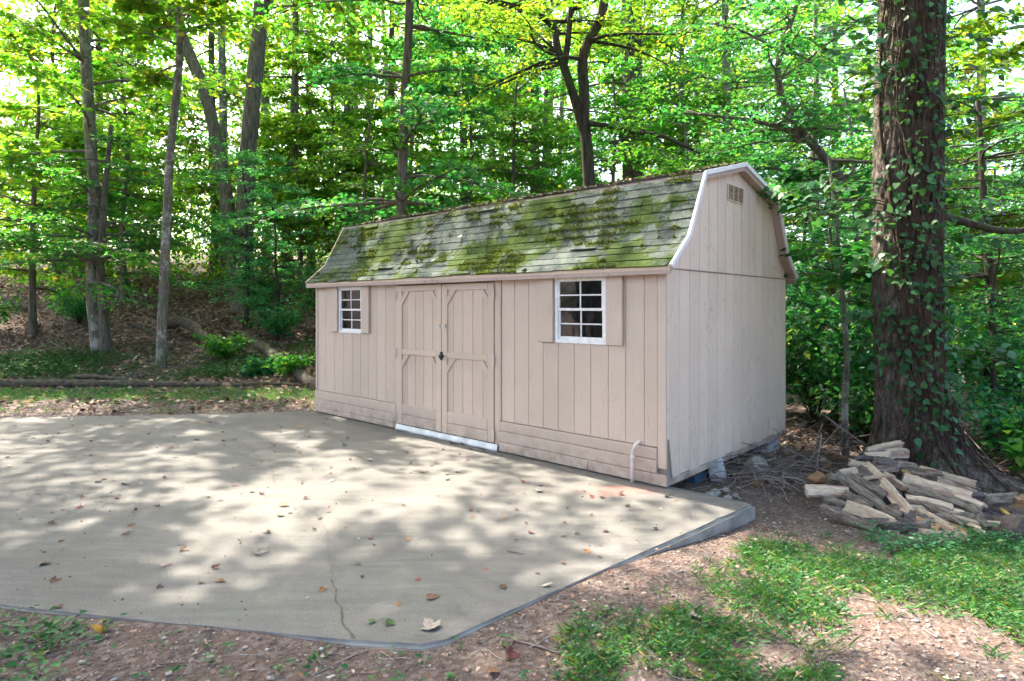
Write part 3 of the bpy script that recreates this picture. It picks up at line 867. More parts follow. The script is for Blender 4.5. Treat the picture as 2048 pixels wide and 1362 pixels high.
def grow(rng, stems, z0, z1, nbr, blen, ntw, nlv, lsize, shape, elev=(5, 45), droop=0.5, tubes=True, bag=None, tilt=0.45, shapef=None, az=None, spread=0.16, lwf=1.0):
    """branches with twigs and leaves on the stems between heights z0 and z1; returns leaf arrays"""
    P, D, Nn, S = [], [], [], []
    for k in range(nbr):
        st = stems[rng.integers(len(stems))]
        Q = st[0]
        lo_, hi_ = max(z0, Q[:, 2].min()), min(z1, Q[:, 2].max())
        zt = rng.uniform(min(lo_, hi_), max(lo_, hi_))
        i = int(np.argmin(abs(Q[:, 2] - zt)))
        if abs(Q[-1, 2] - Q[0, 2]) < 1.5: i = int(rng.integers(len(Q) // 4, len(Q)))
        b0 = Q[i]
        r0 = min(0.035, 0.35 * np.interp(i, range(len(Q)), st[1])) + 0.006
        fr_ = (zt - z0) / max(0.01, z1 - z0)
        ln = blen * (shapef(fr_) if shapef else (1.0 - 0.55 * fr_)) * rng.uniform(0.6, 1.2)
        a = rng.uniform(0, 2 * np.pi) if az is None else rng.normal(az[0], az[1])
        e = R(rng.uniform(*elev))
        n = 7
        t = np.linspace(0, 1, n)
        h = np.array([math.cos(a), math.sin(a), 0]); pr = np.array([-h[1], h[0], 0])
        B = b0 + ln * (t[:, None] * math.cos(e) * h + (t * math.sin(e) - droop * 0.35 * t * t)[:, None] * np.array([0, 0, 1.0])
                       + (rng.normal(0, 0.10) * np.sin(t * 3.0) + rng.normal(0, 0.05) * np.sin(t * 7))[:, None] * pr)
        if tubes: bag.add(*tube(B, r0 * (1 - 0.85 * t), 5))
        for w in range(ntw):
            s = 0.22 + 0.78 * (w + rng.uniform(0, 0.9)) / ntw
            q = np.array([np.interp(s, t, B[:, c]) for c in range(3)])
            sg = 1 if w % 2 else -1
            aw = a + sg * rng.uniform(0.4, 1.25) if s < 0.93 else a + rng.normal(0, 0.3)
            lw = ln * rng.uniform(0.22, 0.42) * (1.15 - 0.5 * s) * lwf
            m = nlv
            u = (np.arange(m) + rng.uniform(0, 1, m)) / m
            dw = np.array([math.cos(aw), math.sin(aw), rng.uniform(-0.15, 0.25)])
            side = np.where(np.arange(m) % 2, 1, -1)
            px = np.array([-math.sin(aw), math.cos(aw), 0])
            pts = q + u[:, None] * lw * dw + (-0.18 * lw * u ** 2)[:, None] * np.array([0, 0, 1.0]) + (side * rng.uniform(0.0, spread, m) * min(1.0, lw))[:, None] * px + rng.normal(0, 0.04, (m, 3))
            if tubes and lw > 0.3:
                tw = q + np.linspace(0, 1, 4)[:, None] * lw * dw
                tw[:, 2] -= 0.18 * lw * np.linspace(0, 1, 4) ** 2
                bag.add(*tube(tw, [0.006, 0.005, 0.004, 0.002], 3))
            P.append(pts)
            D.append(dw * 0.6 + (side * rng.uniform(0.2, 1.1, m))[:, None] * px + rng.normal(0, 0.25, (m, 3)) + np.array([0, 0, -0.18]))
            Nn.append(np.array([0, 0, 1.0]) + rng.normal(0, tilt, (m, 3)))
            S.append(lsize * rng.uniform(0.6, 1.25, m))
    return np.concatenate(P), np.concatenate(D), np.concatenate(Nn), np.concatenate(S), shape

def tree(name, label, stems, radii, bark_m, leaf_m, fol, seed, cat='tree', group=None, sides=10, flare=0.5, res=26):
    """stems: list of polylines in world space; fol: list of dicts for grow()"""
    rng = np.random.default_rng(seed)
    base = np.array(stems[0][0], float)
    base[2] = float(gz(base[0], base[1]))
    t = thing(name, label, cat, tuple(base), 0, group)
    bag = Bag(); ST = []
    for P, (ra, rb) in zip(stems, radii):
        Q = resample(P, res)
        h = Q[:, 2] - base[2]
        r = np.linspace(ra, rb, res) * (1 + (flare * np.exp(-np.maximum(h, 0) / 0.28) if P is stems[0] or h[0] < 0.5 else 0))
        r = r * (1 + rng.normal(0, 0.03, res))
        if h[0] < 0.8: Q[0, 2] = base[2] - 0.15
        V, F_ = tube(Q - base, r, sides)
        bag.add(V, F_)
        ST.append((Q - base, r))
    lb = Bag()
    for f in fol:
        f = dict(f)
        mt = f.pop('m', 0)
        f['z0'] -= base[2]; f['z1'] -= base[2]
        st = [ST[i] for i in f.pop('on', range(len(ST)))]
        p, d, n, s, sh = grow(rng, st, bag=bag, **f)
        V, F_ = leaves(p, d, n, s, sh)
        lb.add(V, F_, mt)
    link('trunk', bag.mesh('trunk', True), t, bark_m)
    if lb.V:
        link('crown', lb.mesh('crown'), t, leaf_m)
    return t

LG, LT, LL, LF = M['leaf_green'], M['leaf_teal'], M['leaf_lime'], M['leaf_far']
# --- trees one can tell apart
tree('tree', 'tall pale-barked tree of the pair on the leafy bank', [
     [(-9.35, 14, 0.67), (-9.51, 14, 1.29), (-9.55, 14, 2.2), (-9.46, 14, 4.02), (-9.58, 14, 5.72), (-9.71, 14, 7.87), (-9.76, 14, 10.26), (-9.75, 14, 13.09)]],
     [(0.125, 0.10)], M['bark_pale'], [LG, LL], [
     dict(z0=1.8, z1=4.2, nbr=14, blen=2.6, ntw=9, nlv=18, lsize=0.12, shape=OVAL, elev=(-5, 25), m=0),
     dict(z0=4.8, z1=13, nbr=20, blen=3.3, ntw=11, nlv=20, lsize=0.14, shape=LOBE, elev=(0, 40), m=1)], 11)
tree('tree', 'shorter dark companion trunk of the pair on the leafy bank', [
     [(-9.15, 13.9, 0.56), (-9.19, 13.9, 1.3), (-9.28, 13.9, 2.2), (-9.24, 13.9, 3.21), (-9.17, 13.9, 4.22), (-9.03, 13.9, 5.69)]],
     [(0.105, 0.04)], M['bark'], [LT], [dict(z0=2.0, z1=5.6, nbr=18, blen=2.4, ntw=9, nlv=18, lsize=0.115, shape=OVAL, elev=(-5, 25))], 12)
tree('sapling', 'slim smooth grey sapling standing between the pair and the uprooted log', [
     [(-7.4, 13, 0.68), (-7.35, 13, 1.74), (-7.29, 13, 3.0), (-7.21, 13, 4.9), (-7.04, 13, 6.27), (-6.97, 13, 7.11), (-7.1, 13, 8.48), (-7.31, 13, 10.69)]],
     [(0.10, 0.05)], M['bark_pale'], [LL], [dict(z0=4.6, z1=10.6, nbr=17, blen=2.4, ntw=9, nlv=15, lsize=0.17, shape=LOBE, elev=(-5, 35))], 13, flare=0.3)
tree('tree', 'large twin-trunked tree with one trunk leaning away on the bank', [
     [(-8.19, 19, 1.18), (-8.22, 19, 2.42), (-8.25, 19, 4.57), (-8.11, 19, 6.73), (-7.88, 19, 9.04), (-7.73, 19, 10.73), (-7.61, 19, 13.35), (-7.45, 19, 16.43)],
     [(-8.39, 19.2, 1.18), (-8.62, 19.2, 2.74), (-8.81, 19.2, 4.6), (-9.09, 19.2, 6.31), (-9.55, 19.2, 8.34), (-10.1, 19.2, 9.58), (-10.72, 19.2, 11.14), (-11.42, 19.2, 13.63)],
     [(-7.75, 19, 10.4), (-7.5, 19, 11.0), (-7.2, 19, 11.5), (-6.6, 19, 12.8), (-6.2, 19, 15)]],
     [(0.28, 0.17), (0.22, 0.14), (0.12, 0.06)], M['bark'], [LL], [
     dict(z0=10.5, z1=16, nbr=26, blen=4.0, ntw=11, nlv=22, lsize=0.17, shape=LOBE, elev=(0, 45), shapef=lambda f: 1.0 - 0.3 * f)], 14, sides=14, flare=0.8)
tree('tree', 'straight slender tree with tiered foliage rising behind the shed doors', [
     [(-2.2, 12.2, 0.2), (-2.19, 12.2, 3.2), (-2.16, 12.2, 4.5), (-2.13, 12.2, 5.7), (-2.05, 12.2, 6.9), (-1.99, 12.2, 7.7), (-2.2, 12.2, 9.8), (-2.8, 12.2, 12.5)]],
     [(0.115, 0.06)], M['bark'], [LT, LG], [
     dict(z0=7.8, z1=12.3, nbr=10, blen=4.4, ntw=9, nlv=19, lsize=0.15, shape=LOBE, elev=(-5, 25), m=1, shapef=lambda f: 1.1 - 0.3 * f, az=(math.pi, 0.8)),
     dict(z0=3.4, z1=9, nbr=26, blen=2.4, ntw=10, nlv=18, lsize=0.12, shape=LOBE, elev=(-8, 25), m=0, shapef=lambda f: 1.1 - 0.3 * f),
     dict(z0=2.5, z1=5.0, nbr=8, blen=1.8, ntw=8, nlv=16, lsize=0.11, shape=OVAL, elev=(-5, 25), m=1)], 15)
tree('tree', 'dark forked tree with curving stems rising behind the middle of the roof', [
     [(1.66, 13, 1.74), (1.64, 13, 3.84), (1.58, 13, 5.0), (1.5, 13, 5.58), (1.53, 12.9, 6.13), (1.44, 12.9, 6.65), (1.53, 12.9, 7.12), (1.84, 12.9, 7.49), (1.94, 12.9, 8.01), (2.03, 12.9, 9.05), (2.26, 12.9, 10.62)],
     [(1.55, 13, 5.2), (1.29, 13, 6.06), (1.1, 13, 6.64), (0.93, 13, 7.11), (0.91, 13, 7.53), (0.38, 13, 7.85), (-0.46, 13, 8.01), (-1.1, 13, 8.16)],
     [(1.1, 13, 6.6), (1.18, 13, 7.22), (1.24, 13, 7.85), (1.33, 13, 8.9), (1.38, 13, 10.16)],
     [(1.58, 12.8, 5.40), (1.9, 12.8, 5.36), (2.24, 12.8, 5.31), (2.6, 12.8, 5.2), (3.0, 12.7, 5.15), (3.7, 12.6, 4.8), (4.3, 12.5, 4.5)]],
     [(0.15, 0.07), (0.11, 0.04), (0.07, 0.04), (0.06, 0.02)], M['bark_dark'], [LL, LG], [
     dict(z0=6.6, z1=10, nbr=34, blen=2.5, ntw=9, nlv=19, lsize=0.12, shape=OVAL, elev=(-15, 35), m=0, on=[0, 1, 2], shapef=lambda f: 1.1),
     dict(z0=4.4, z1=5.4, nbr=9, blen=1.6, ntw=7, nlv=16, lsize=0.11, shape=OVAL, elev=(-15, 20), m=1, on=[3])], 16, res=44)
tree('tree', 'broad straight brown trunk half veiled by leaves behind the roof ridge', [
     [(3.56, 18, 1.0), (3.56, 18, 5.29), (3.52, 18, 7.62), (3.47, 18, 9.37), (3.52, 18, 12.0), (3.59, 18, 15.65)]],
     [(0.38, 0.24)], M['bark_big'], [LG], [dict(z0=6.0, z1=15, nbr=34, blen=3.4, ntw=10, nlv=20, lsize=0.15, shape=OVAL, elev=(-20, 35), shapef=lambda f: 0.9)], 17, sides=14)
tree('tree', 'pair of thin trunks among leaves between the forked tree and the doors', [
     [(0.72, 20, 0.6), (0.74, 20, 5.2), (0.76, 20, 8.0), (0.7, 20, 13.0)], [(1.05, 20, 0.6), (1.02, 20, 5.0), (1.08, 20, 8.0), (1.3, 20, 12.0)]],
     [(0.17, 0.10), (0.10, 0.05)], M['bark'], [LL], [dict(z0=4.8, z1=12.5, nbr=30, blen=3.0, ntw=10, nlv=20, lsize=0.145, shape=OVAL, elev=(-15, 35), shapef=lambda f: 1.0)], 18)
tree('tree', 'leaning grey-limbed tree reaching from behind the big trunk over the gable', [
     [(6.03, 8.5, -0.3), (5.69, 8.5, 1.97), (5.28, 8.5, 2.52), (5.0, 8.5, 2.79), (4.59, 8.5, 3.27), (4.24, 8.5, 3.76), (3.97, 8.5, 3.96), (3.76, 8.5, 4.38), (3.62, 8.5, 4.72), (3.69, 8.5, 5.13), (3.9, 8.5, 5.68), (4.11, 8.5, 6.37)],
     [(4.10, 8.5, 3.86), (3.69, 8.5, 4.07), (3.28, 8.5, 4.17), (2.87, 8.5, 4.22), (2.38, 8.5, 4.27)],
     [(4.80, 8.4, 3.0), (4.33, 8.4, 3.29), (3.92, 8.4, 3.42), (3.51, 8.4, 3.49), (3.1, 8.4, 3.46)]],
     [(0.10, 0.03), (0.04, 0.012), (0.045, 0.014)], M['bark'], [LT], [
     dict(z0=3.6, z1=6.3, nbr=26, blen=1.5, ntw=8, nlv=15, lsize=0.085, shape=OVAL, elev=(-15, 45), on=[0], shapef=lambda f: 1.0),
     dict(z0=3.3, z1=4.3, nbr=20, blen=1.0, ntw=7, nlv=14, lsize=0.08, shape=OVAL, elev=(-25, 45), on=[1, 2], shapef=lambda f: 1.0)], 19, res=40)
tree('sapling', 'thin curved dark trunk in the thicket near the bright pool', [
     [(7.15, 9, -0.64), (7.01, 9, -0.27), (6.91, 9, 0.09), (6.94, 9, 0.53), (7.05, 9, 0.97), (7.01, 9, 1.69), (6.9, 9, 2.79), (6.8, 9, 4.6)]],
     [(0.10, 0.03)], M['bark_dark'], [LT, LL], [dict(z0=1.2, z1=4.5, nbr=22, blen=1.7, ntw=8, nlv=15, lsize=0.10, shape=OVAL, elev=(-10, 30), shapef=lambda f: 1.0)], 20, flare=0.2)
tree('sapling', 'thin bare-stemmed sapling between the shed and the big vine-clad trunk', [
     [(3.95, 7.3, -0.2), (3.93, 7.3, 0.3), (3.97, 7.3, 1.0), (3.9, 7.35, 2.2), (3.8, 7.4, 3.4)]],
     [(0.04, 0.015)], M['bark_pale'], [LT], [dict(z0=1.3, z1=3.3, nbr=16, blen=1.0, ntw=7, nlv=12, lsize=0.11, shape=HEART, elev=(-15, 25), shapef=lambda f: 1.0)], 22, flare=0.2)

# --- woods behind, and unseen crowns added for shade: a few kinds, copied
def proto(seed, H_, z0, blen, nbr, ntw, nlv, ls, shp, bk, lm, elev, r, sf, lwf=1.0):
    rng = np.random.default_rng(seed)
    P = [(0, 0, -0.1)]
    for k in range(1, 7):
        P.append((P[-1][0] + rng.normal(0, 0.10), P[-1][1] + rng.normal(0, 0.10), H_ * k / 6))
    Q = resample(P, 18)
    h = Q[:, 2]
    rad = np.linspace(r, r * 0.25, 18) * (1 + 0.45 * np.exp(-np.maximum(h, 0) / 0.3))
    bag = Bag(); bag.add(*tube(Q, rad, 8))
    p, d, n, s, sh = grow(rng, [(Q, rad)], z0, H_, nbr, blen, ntw, nlv, ls, shp, elev, bag=bag, shapef=sf, lwf=lwf, spread=0.16 if lwf == 1 else 0.3)
    return bag.mesh('trunk', True), np_mesh('crown', *leaves(p, d, n, s, sh)), bk, lm
one = lambda f: 1.0 - 0.35 * f
dome = lambda f: 0.55 + 1.2 * f * (1.15 - f) * 1.3
PROTO = {
    'under_g': proto(31, 7.5, 1.0, 2.5, 44, 9, 18, 0.125, OVAL, M['bark'], LG, (-8, 30), 0.10, one),
    'under_t': proto(32, 6.0, 0.8, 2.2, 40, 9, 19, 0.10, OVAL, M['bark_dark'], LT, (-8, 25), 0.08, one),
    'under_l': proto(33, 8.5, 1.4, 2.7, 46, 9, 17, 0.165, LOBE, M['bark'], LL, (-8, 30), 0.11, one),
    'tall_l': proto(34, 16.0, 3.2, 3.6, 70, 10, 19, 0.16, LOBE, M['bark'], LL, (-12, 35), 0.24, dome),
    'tall_g': proto(35, 15.0, 3.0, 3.4, 66, 10, 19, 0.14, OVAL, M['bark_pale'], LG, (-12, 35), 0.22, dome),
    'lofty': proto(37, 17.0, 8.5, 4.4, 30, 9, 28, 0.19, LOBE, M['bark'], LL, (0, 40), 0.22, dome, 0.8),
    'veil': proto(38, 16.0, 8.5, 4.6, 26, 9, 11, 0.20, LOBE, M['bark'], LL, (0, 35), 0.18, dome, 1.2),
    'high': proto(36, 17.0, 8.5, 4.4, 46, 9, 30, 0.20, LOBE, M['bark'], LG, (0, 40), 0.22, dome, 0.75),
}
for k, v in PROTO.items():
    v[0].materials.append(v[2]); v[1].materials.append(v[3])
def plant(kind, x, y, sc, rz, label, group, name='tree', cat='tree', zoff=0.0):
    tr, cr = PROTO[kind][:2]
    o = thing(name, label, cat, (x, y, float(gz(x, y)) + zoff), rz, group)
    o.scale = (sc, sc, sc)
    link('trunk', tr, o); link('crown', cr, o)
    return o
rs = random.Random(77)
def zone(x, y):
    px = x / y
    far = 'deep in the woods' if y > 22 else 'near the yard'
    if px < -0.84 or y < 2: return 'added out of view to shade the slab'
    if px < -0.50: return 'above the leafy bank, ' + far
    if px < -0.28: return 'between twin trunks and shed, ' + far
    if px < 0.0: return 'behind the doors side of the roof, ' + far
    if px < 0.32: return 'behind the gable side of the roof, ' + far
    return 'beyond the big vine-clad trunk, ' + far
KIND = {'under_g': ('mid-green understory tree', 'understory'), 'under_t': ('dark green understory tree', 'understory'), 'under_l': ('yellow-green understory tree', 'understory'),
        'tall_l': ('tall yellow-green tree', 'tall trees'), 'tall_g': ('tall pale-barked tree', 'tall trees'), 'high': ('high-crowned tree', 'tall trees'), 'lofty': ('loose high-crowned tree', 'tall trees'), 'veil': ('sparse high-crowned tree', 'tall trees')}
SPOTS = [
    # left bank
    ('under_l', -11.8, 15.2, 0.8), ('under_t', -7.2, 16.6, 0.80), ('under_t', -6.0, 15.6, 0.62),
    ('under_l', -15.5, 21, 1.15), ('under_l', -12.3, 19.6, 1.0), ('under_l', -7.4, 21.4, 0.95), ('under_l', -6.8, 23, 1.1), ('tall_l', -13.5, 28, 1.0), ('tall_l', -17.5, 25, 1.0), ('tall_l', -20, 30, 1.1), ('tall_l', -9.1, 25, 1.0), ('tall_g', -9.5, 29, 1.0), 
    ('tall_g', -13.5, 34, 1.1),
    # behind the far end of the shed
    ('under_g', -4.4, 18.0, 0.85), ('tall_l', -5.6, 27, 1.0), ('tall_l', -2.0, 25, 0.95), ('under_l', -3.6, 21.5, 1.1), ('under_g', -1.2, 18.2, 1.0),
    # behind the roof
    ('under_g', 0.0, 17.5, 1.0), ('tall_l', 1.2, 24, 0.95), ('under_g', 2.6, 16.2, 1.0), ('tall_g', 3.0, 28, 1.1), ('under_l', 5.2, 20, 1.15), ('under_g', 4.4, 14.6, 0.9),
    ('tall_l', 6.8, 26, 1.0), ('tall_g', -1.0, 33, 1.15),
    # right
    ('under_t', 5.6, 11.6, 0.80), ('under_g', 7.4, 13.2, 0.9), ('under_t', 7.9, 10.2, 0.72), ('under_l', 9.6, 14.5, 1.0), ('tall_g', 9.8, 20, 0.9), ('under_g', 11.5, 17, 1.0), ('tall_l', 13, 25, 1.0),
    ('under_t', 5.0, 9.6, 0.62), ('under_t', 6.3, 8.0, 0.5), ('tall_g', 17, 27, 1.0), ('under_l', 14.5, 19.5, 1.1), ('tall_l', 9.5, 32, 1.2), ('under_g', 12.0, 13.0, 0.9), ('tall_g', 12.2, 15.8, 0.9), ('tall_g', 5.8, 16.5, 0.9),
    ('lofty', -16.53, 11.6, 1.02), ('lofty', -8.03, 5.61, 1.10), ('lofty', -9.0, 7.46, 0.95), ('veil', -12.95, 12.59, 0.81), ('veil', -10.48, 9.56, 0.95), ('high', -7.6, 4.4, 0.85), ('high', -4.8, 1.2, 0.9), ('high', -2.6, -2.2, 0.85), ('high', 2.4, -1.2, 0.85), ('high', -0.2, -1.3, 0.75), ('high', -5.6, 4.4, 0.7),
    # above: lofty, veil and high, unseen trees added to dapple and shade the slab
]
names = {}
for k, x, y, s in SPOTS:
    names.setdefault((k, zone(x, y)), []).append((y, x))
ORD = {1: [''], 2: ['nearer ', 'farther '], 3: ['nearest ', 'middle ', 'farthest '], 4: ['nearest ', 'second nearest ', 'third nearest ', 'farthest '], 7: ['nearest ', 'second ', 'third ', 'fourth ', 'fifth ', 'sixth ', 'farthest '], 6: ['nearest ', 'second ', 'third ', 'fourth ', 'fifth ', 'farthest ']}
for k, x, y, s in SPOTS:
    txt, gp = KIND[k]
    l = sorted(names[k, zone(x, y)])
    plant(k, x, y, s, {-16.53: 5.52, -8.03: 3.18, -9.0: 6.26, -12.95: 4.38, -10.48: 5.43}.get(x, (x * 7.31 + y * 3.17) % 6.28), ORD[len(l)][l.index((y, x))] + txt + ' ' + zone(x, y), gp + ' of the woods')

# distant wood that reads as one mass
rng = np.random.default_rng(5)
P, S = [], []
for k in range(900):
    a = rng.uniform(-0.80, 0.80)
    d = rng.uniform(36, 62)
    x, y = d * math.sin(a), d * math.cos(a)
    zg = float(gz(x, y))
    c = np.array([x, y, zg + rng.uniform(0.0, 21.0)])
    if k > 420:
        d = rng.uniform(25, 40); a = rng.uniform(-0.75, 0.12); x, y = d * math.sin(a), d * math.cos(a)
        c = np.array([x, y, float(gz(x, y)) + rng.uniform(0.2, 5.0)])
    m = 120
    P.append(c + rng.normal(0, 1, (m, 3)) * np.array([2.0, 2.0, 1.3]))
    S.append(rng.uniform(0.22, 0.45, m) if k <= 420 else rng.uniform(0.12, 0.24, m))
P = np.concatenate(P); S = np.concatenate(S)
V, F = leaves(P, rng.normal(0, 1, P.shape), rng.normal(0, 0.8, P.shape) + np.array([0, 0, 1.0]), S, OVAL)
tag(link('far_woods', np_mesh('far_woods', V, F), None, LF), 'sunlit mass of far woodland foliage closing the view', None, None, 'stuff')
for k in range(10):
    x = rng.uniform(-22, 3); y = rng.uniform(27, 42)
    zg = float(gz(x, y))
    V, F = tube(resample([(0, 0, -0.2), (rng.normal(0, .2), 0, 6), (rng.normal(0, .4), 0, 13), (rng.normal(0, .5), 0, 20)], 10), np.linspace(rng.uniform(0.16, 0.3), 0.1, 10), 8)
    o = thing('tree', 'pale straight trunk far back in the sunlit woods', 'tree', (x, y, zg), 0, 'far pale trunks')
    link('trunk', np_mesh('trunk', V, F, None, True), o, M['bark_pale'])

# ------------------------------------------------------------------ big vine-clad tree
rng = np.random.default_rng(41)
HB = np.array([4.24, 6.45, float(gz(4.24, 6.45))])
HP = resample([(4.24, 6.45, HB[2] - 0.2), (4.17, 6.42, 0.32), (4.12, 6.4, 0.89), (4.09, 6.4, 1.67), (4.1, 6.4, 2.7), (4.11, 6.4, 3.74), (4.14, 6.4, 4.78), (4.16, 6.4, 5.82), (4.18, 6.4, 7.37), (4.2, 6.4, 9.5)], 340) - HB
big = thing('tree', 'massive furrowed trunk wrapped in climbing vine beside the woodpile', 'tree', tuple(HB))
nS = 150
th = np.linspace(0, 2 * np.pi, nS, endpoint=False)
hh = HP[:, 2]
r0 = 0.290 - 0.003 * hh
Vt = []
root_a = np.array([-2.6, -1.6, -0.55, 0.5, 1.5, 2.7])
root_l = np.array([0.30, 0.42, 0.62, 0.45, 0.3, 0.3])
ph = rng.uniform(0, 6.28, 12)
for i, h in enumerate(hh):
    fl = np.zeros(nS)
    for a, l in zip(root_a, root_l):
        d = np.angle(np.exp(1j * (th - a)))
        fl += l * np.exp(-(d / 0.36) ** 2) * np.exp(-max(h, 0) / 0.24)
    fl += 0.10 * np.exp(-max(h, 0) / 0.5)
    # furrows: ridges that run up and wander
    w = th * 19 + 0.8 * np.sin(h * 2.1 + ph[0] + th * 2) + 0.55 * np.sin(h * 5.3 + ph[1] + th * 5) + 0.4 * np.sin(h * 11.0 + ph[4] + 3 * th)
    rg = np.abs(np.sin(w)) ** 0.6
    w2 = th * 41 + 1.0 * np.sin(h * 7.0 + ph[2] + th * 3) + 0.7 * np.sin(h * 17 + ph[3])
    rg2 = np.abs(np.sin(w2))
    crk = np.sin(h * 26 + 3.0 * np.sin(th * 9 + ph[5]) + 2.0 * np.sin(th * 23))
    rr = r0[i] + fl + 0.024 * (rg - 0.6) + 0.009 * (rg2 - 0.5) + 0.011 * crk * rg + 0.018 * np.sin(2 * th + h * 0.8) + rng.normal(0, 0.0018, nS)
    Vt.append(HP[i] + np.stack([rr * np.cos(th), rr * np.sin(th), np.zeros(nS)], 1))
Vt = np.concatenate(Vt)
n_ = len(hh)
ii = np.arange(n_ - 1)[:, None] * nS + np.arange(nS)[None]
jj = np.arange(n_ - 1)[:, None] * nS + (np.arange(nS)[None] + 1) % nS
link('trunk', np_mesh('trunk', Vt, np.stack([ii, jj, jj + nS, ii + nS], -1).reshape(-1, 4), None, True), big, M['bark_big'])
bag = Bag()
K = [np.array(q) - HB for q in [(4.3, 6.6, 2.75), (4.8, 7, 2.64), (5.2, 7, 2.55), (5.45, 7, 2.46), (5.81, 7, 2.44), (6.22, 7, 2.58), (6.9, 7, 2.7)]]
kq = resample(K, 20); bag.add(*tube(kq, np.linspace(0.06, 0.02, 20), 8))
link('limb', bag.mesh('limb', True), big, M['bark_dark'])
bag = Bag()
pt_ = resample([(0, 0, 5.5), (0.05, 0, 7.4), (0.1, 0, 9.8)], 12)
p, d, n, s, sh = grow(rng, [(pt_, np.full(12, 0.3))], 7.6, 9.6, 18, 5.2, 9, 22, 0.17, OVAL, (-5, 25), bag=bag, shapef=lambda f: 1.0, az=(-2.6, 0.7))
link('branch_work', bag.mesh('branch_work', True), big, M['bark'])
link('crown', np_mesh('crown', *leaves(p, d, n, s, sh)), big, LG)

vine = thing('climbing_vine', 'dense climbing vine with heart-shaped leaves on the massive trunk', 'vine', tuple(HB + np.array([-0.2, -0.4, 0])))
VO = np.array(vine.location) - HB
def surf(a, h, off):
    i = np.clip(np.searchsorted(hh, h), 0, n_ - 1)
    fl = sum(l * np.exp(-(np.angle(np.exp(1j * (a - a0))) / 0.36) ** 2) * np.exp(-max(h, 0) / 0.24) for a0, l in zip(root_a, root_l)) + 0.10 * np.exp(-max(h, 0) / 0.5)
    r = r0[i] + fl + off
    return np.array([HP[i, 0] + r * math.cos(a), HP[i, 1] + r * math.sin(a), h])
bag = Bag()
for k in range(170):          # stems and hairy roots, most on the side towards the yard
    a = rng.normal(-1.3, 0.45) if k < 90 else rng.uniform(-3.1, 0.3)
    h0 = rng.uniform(-0.05, 2.5) if k < 90 else rng.uniform(0, 5.0)
    h1 = h0 + (rng.uniform(1.0, 5.2) if k < 90 else rng.uniform(0.4, 1.4))
    n = 34
    hs = np.linspace(h0, h1, n)
    aa = a + np.cumsum(rng.normal(0, 0.05, n)) + (0.35 * np.sin(hs * rng.uniform(0.8, 2.2) + rng.uniform(0, 6)) if k < 90 else np.linspace(0, rng.normal(0, 1.0), n))
    rad = rng.uniform(0.006, 0.020) if k < 90 else rng.uniform(0.0025, 0.006)
    bag.add(*tube([surf(x, z, rad * 0.6 + 0.012) - VO for x, z in zip(aa, hs)], np.linspace(rad, rad * 0.5, n), 5))
for k in range(150):          # tangle round the foot
    a = rng.uniform(-2.7, 0.2); h = rng.uniform(0.0, 1.1)
    q = surf(a, h, 0.02)
    n = 9; t = np.linspace(0, 1, n)
    l = rng.uniform(0.25, 0.8)
    pth = [surf(a + (rng.normal(0, 0.03) + x * rng.normal(0.2, 0.1)) , max(-0.1, h - x * l * 0.8), 0.015 + 0.05 * math.sin(x * 3.1) * rng.uniform(0.2, 1)) - VO for x in t]
    bag.add(*tube(pth, rng.uniform(0.002, 0.005), 4))
# side sprays
SPR = []
for k in range(34):
    side = -1 if k % 5 < 3 else 1
    h = rng.uniform(1.2, 5.2)
    a = -math.pi / 2 + side * rng.uniform(0.5, 1.3)
    b0 = surf(a, h, 0.0)
    ln = rng.uniform(0.35, 1.35) if side < 0 and h > 2.3 else rng.uniform(0.25, 0.8)
    t = np.linspace(0, 1, 8)
    dirv = np.array([math.cos(a) + side * 0.5, math.sin(a) * 0.6, 0.0]); dirv /= np.linalg.norm(dirv)
    B = b0 + t[:, None] * ln * dirv + (0.22 * t - 0.35 * t * t)[:, None] * np.array([0, 0, ln])
    SPR.append((B, dirv))
    bag.add(*tube(B - VO, np.linspace(0.007, 0.002, 8), 4))
link('stem', bag.mesh('stem', True), vine, M['vine'])
hm = np_mesh('leaf', *leaves(np.zeros((1, 3)), np.array([[0, 1.0, 0]]), np.array([[0, 0, 1.0]]), np.ones(1), HEART))
hm.materials.append(M['vine_leaf'])
def vine_leaf(p, dr, nr, s):
    dr = dr / np.linalg.norm(dr); sd = np.cross(dr, nr); sd /= np.linalg.norm(sd) + 1e-9; up = np.cross(sd, dr)
    o = bpy.data.objects.new('leaf', hm)
    COL.objects.link(o); o.parent = vine
    mt = Matrix.Identity(4)
    for r_ in range(3):
        mt[r_][0], mt[r_][1], mt[r_][2], mt[r_][3] = sd[r_] * s, dr[r_] * s, up[r_] * s, p[r_]
    o.matrix_basis = mt
spots = []
for B, dv in SPR:
    m = int(8 + 14 * np.linalg.norm(B[-1] - B[0]))
    for q in range(m):
        t = rng.uniform(0.15, 1.0)
        p = np.array([np.interp(t, np.linspace(0, 1, 8), B[:, c]) for c in range(3)]) + rng.normal(0, 0.05, 3)
        spots.append((p, dv + rng.normal(0, 0.6, 3) + np.array([0, 0, -0.35]), np.array([0, -0.35, 1.0]) + rng.normal(0, 0.35, 3), rng.uniform(0.06, 0.11)))
for k in range(850):
    # clumps on the bark facing the yard
    h = rng.choice([0.7, 1.15, 1.5, 2.0, 2.35, 2.9, 3.3, 3.9, 4.5, 5.0]) + rng.normal(0, 0.22)
    a = rng.normal(-1.5, 0.6)
    p = surf(a, max(0.25, h), rng.uniform(0.03, 0.16))
    out = np.array([math.cos(a), math.sin(a), 0])
    spots.append((p, out * 0.5 + rng.normal(0, 0.6, 3) + np.array([0, 0, -0.6]), out * 0.8 + np.array([0, 0, 0.7]) + rng.normal(0, 0.3, 3), rng.uniform(0.035, 0.085)))
rng.shuffle(spots)
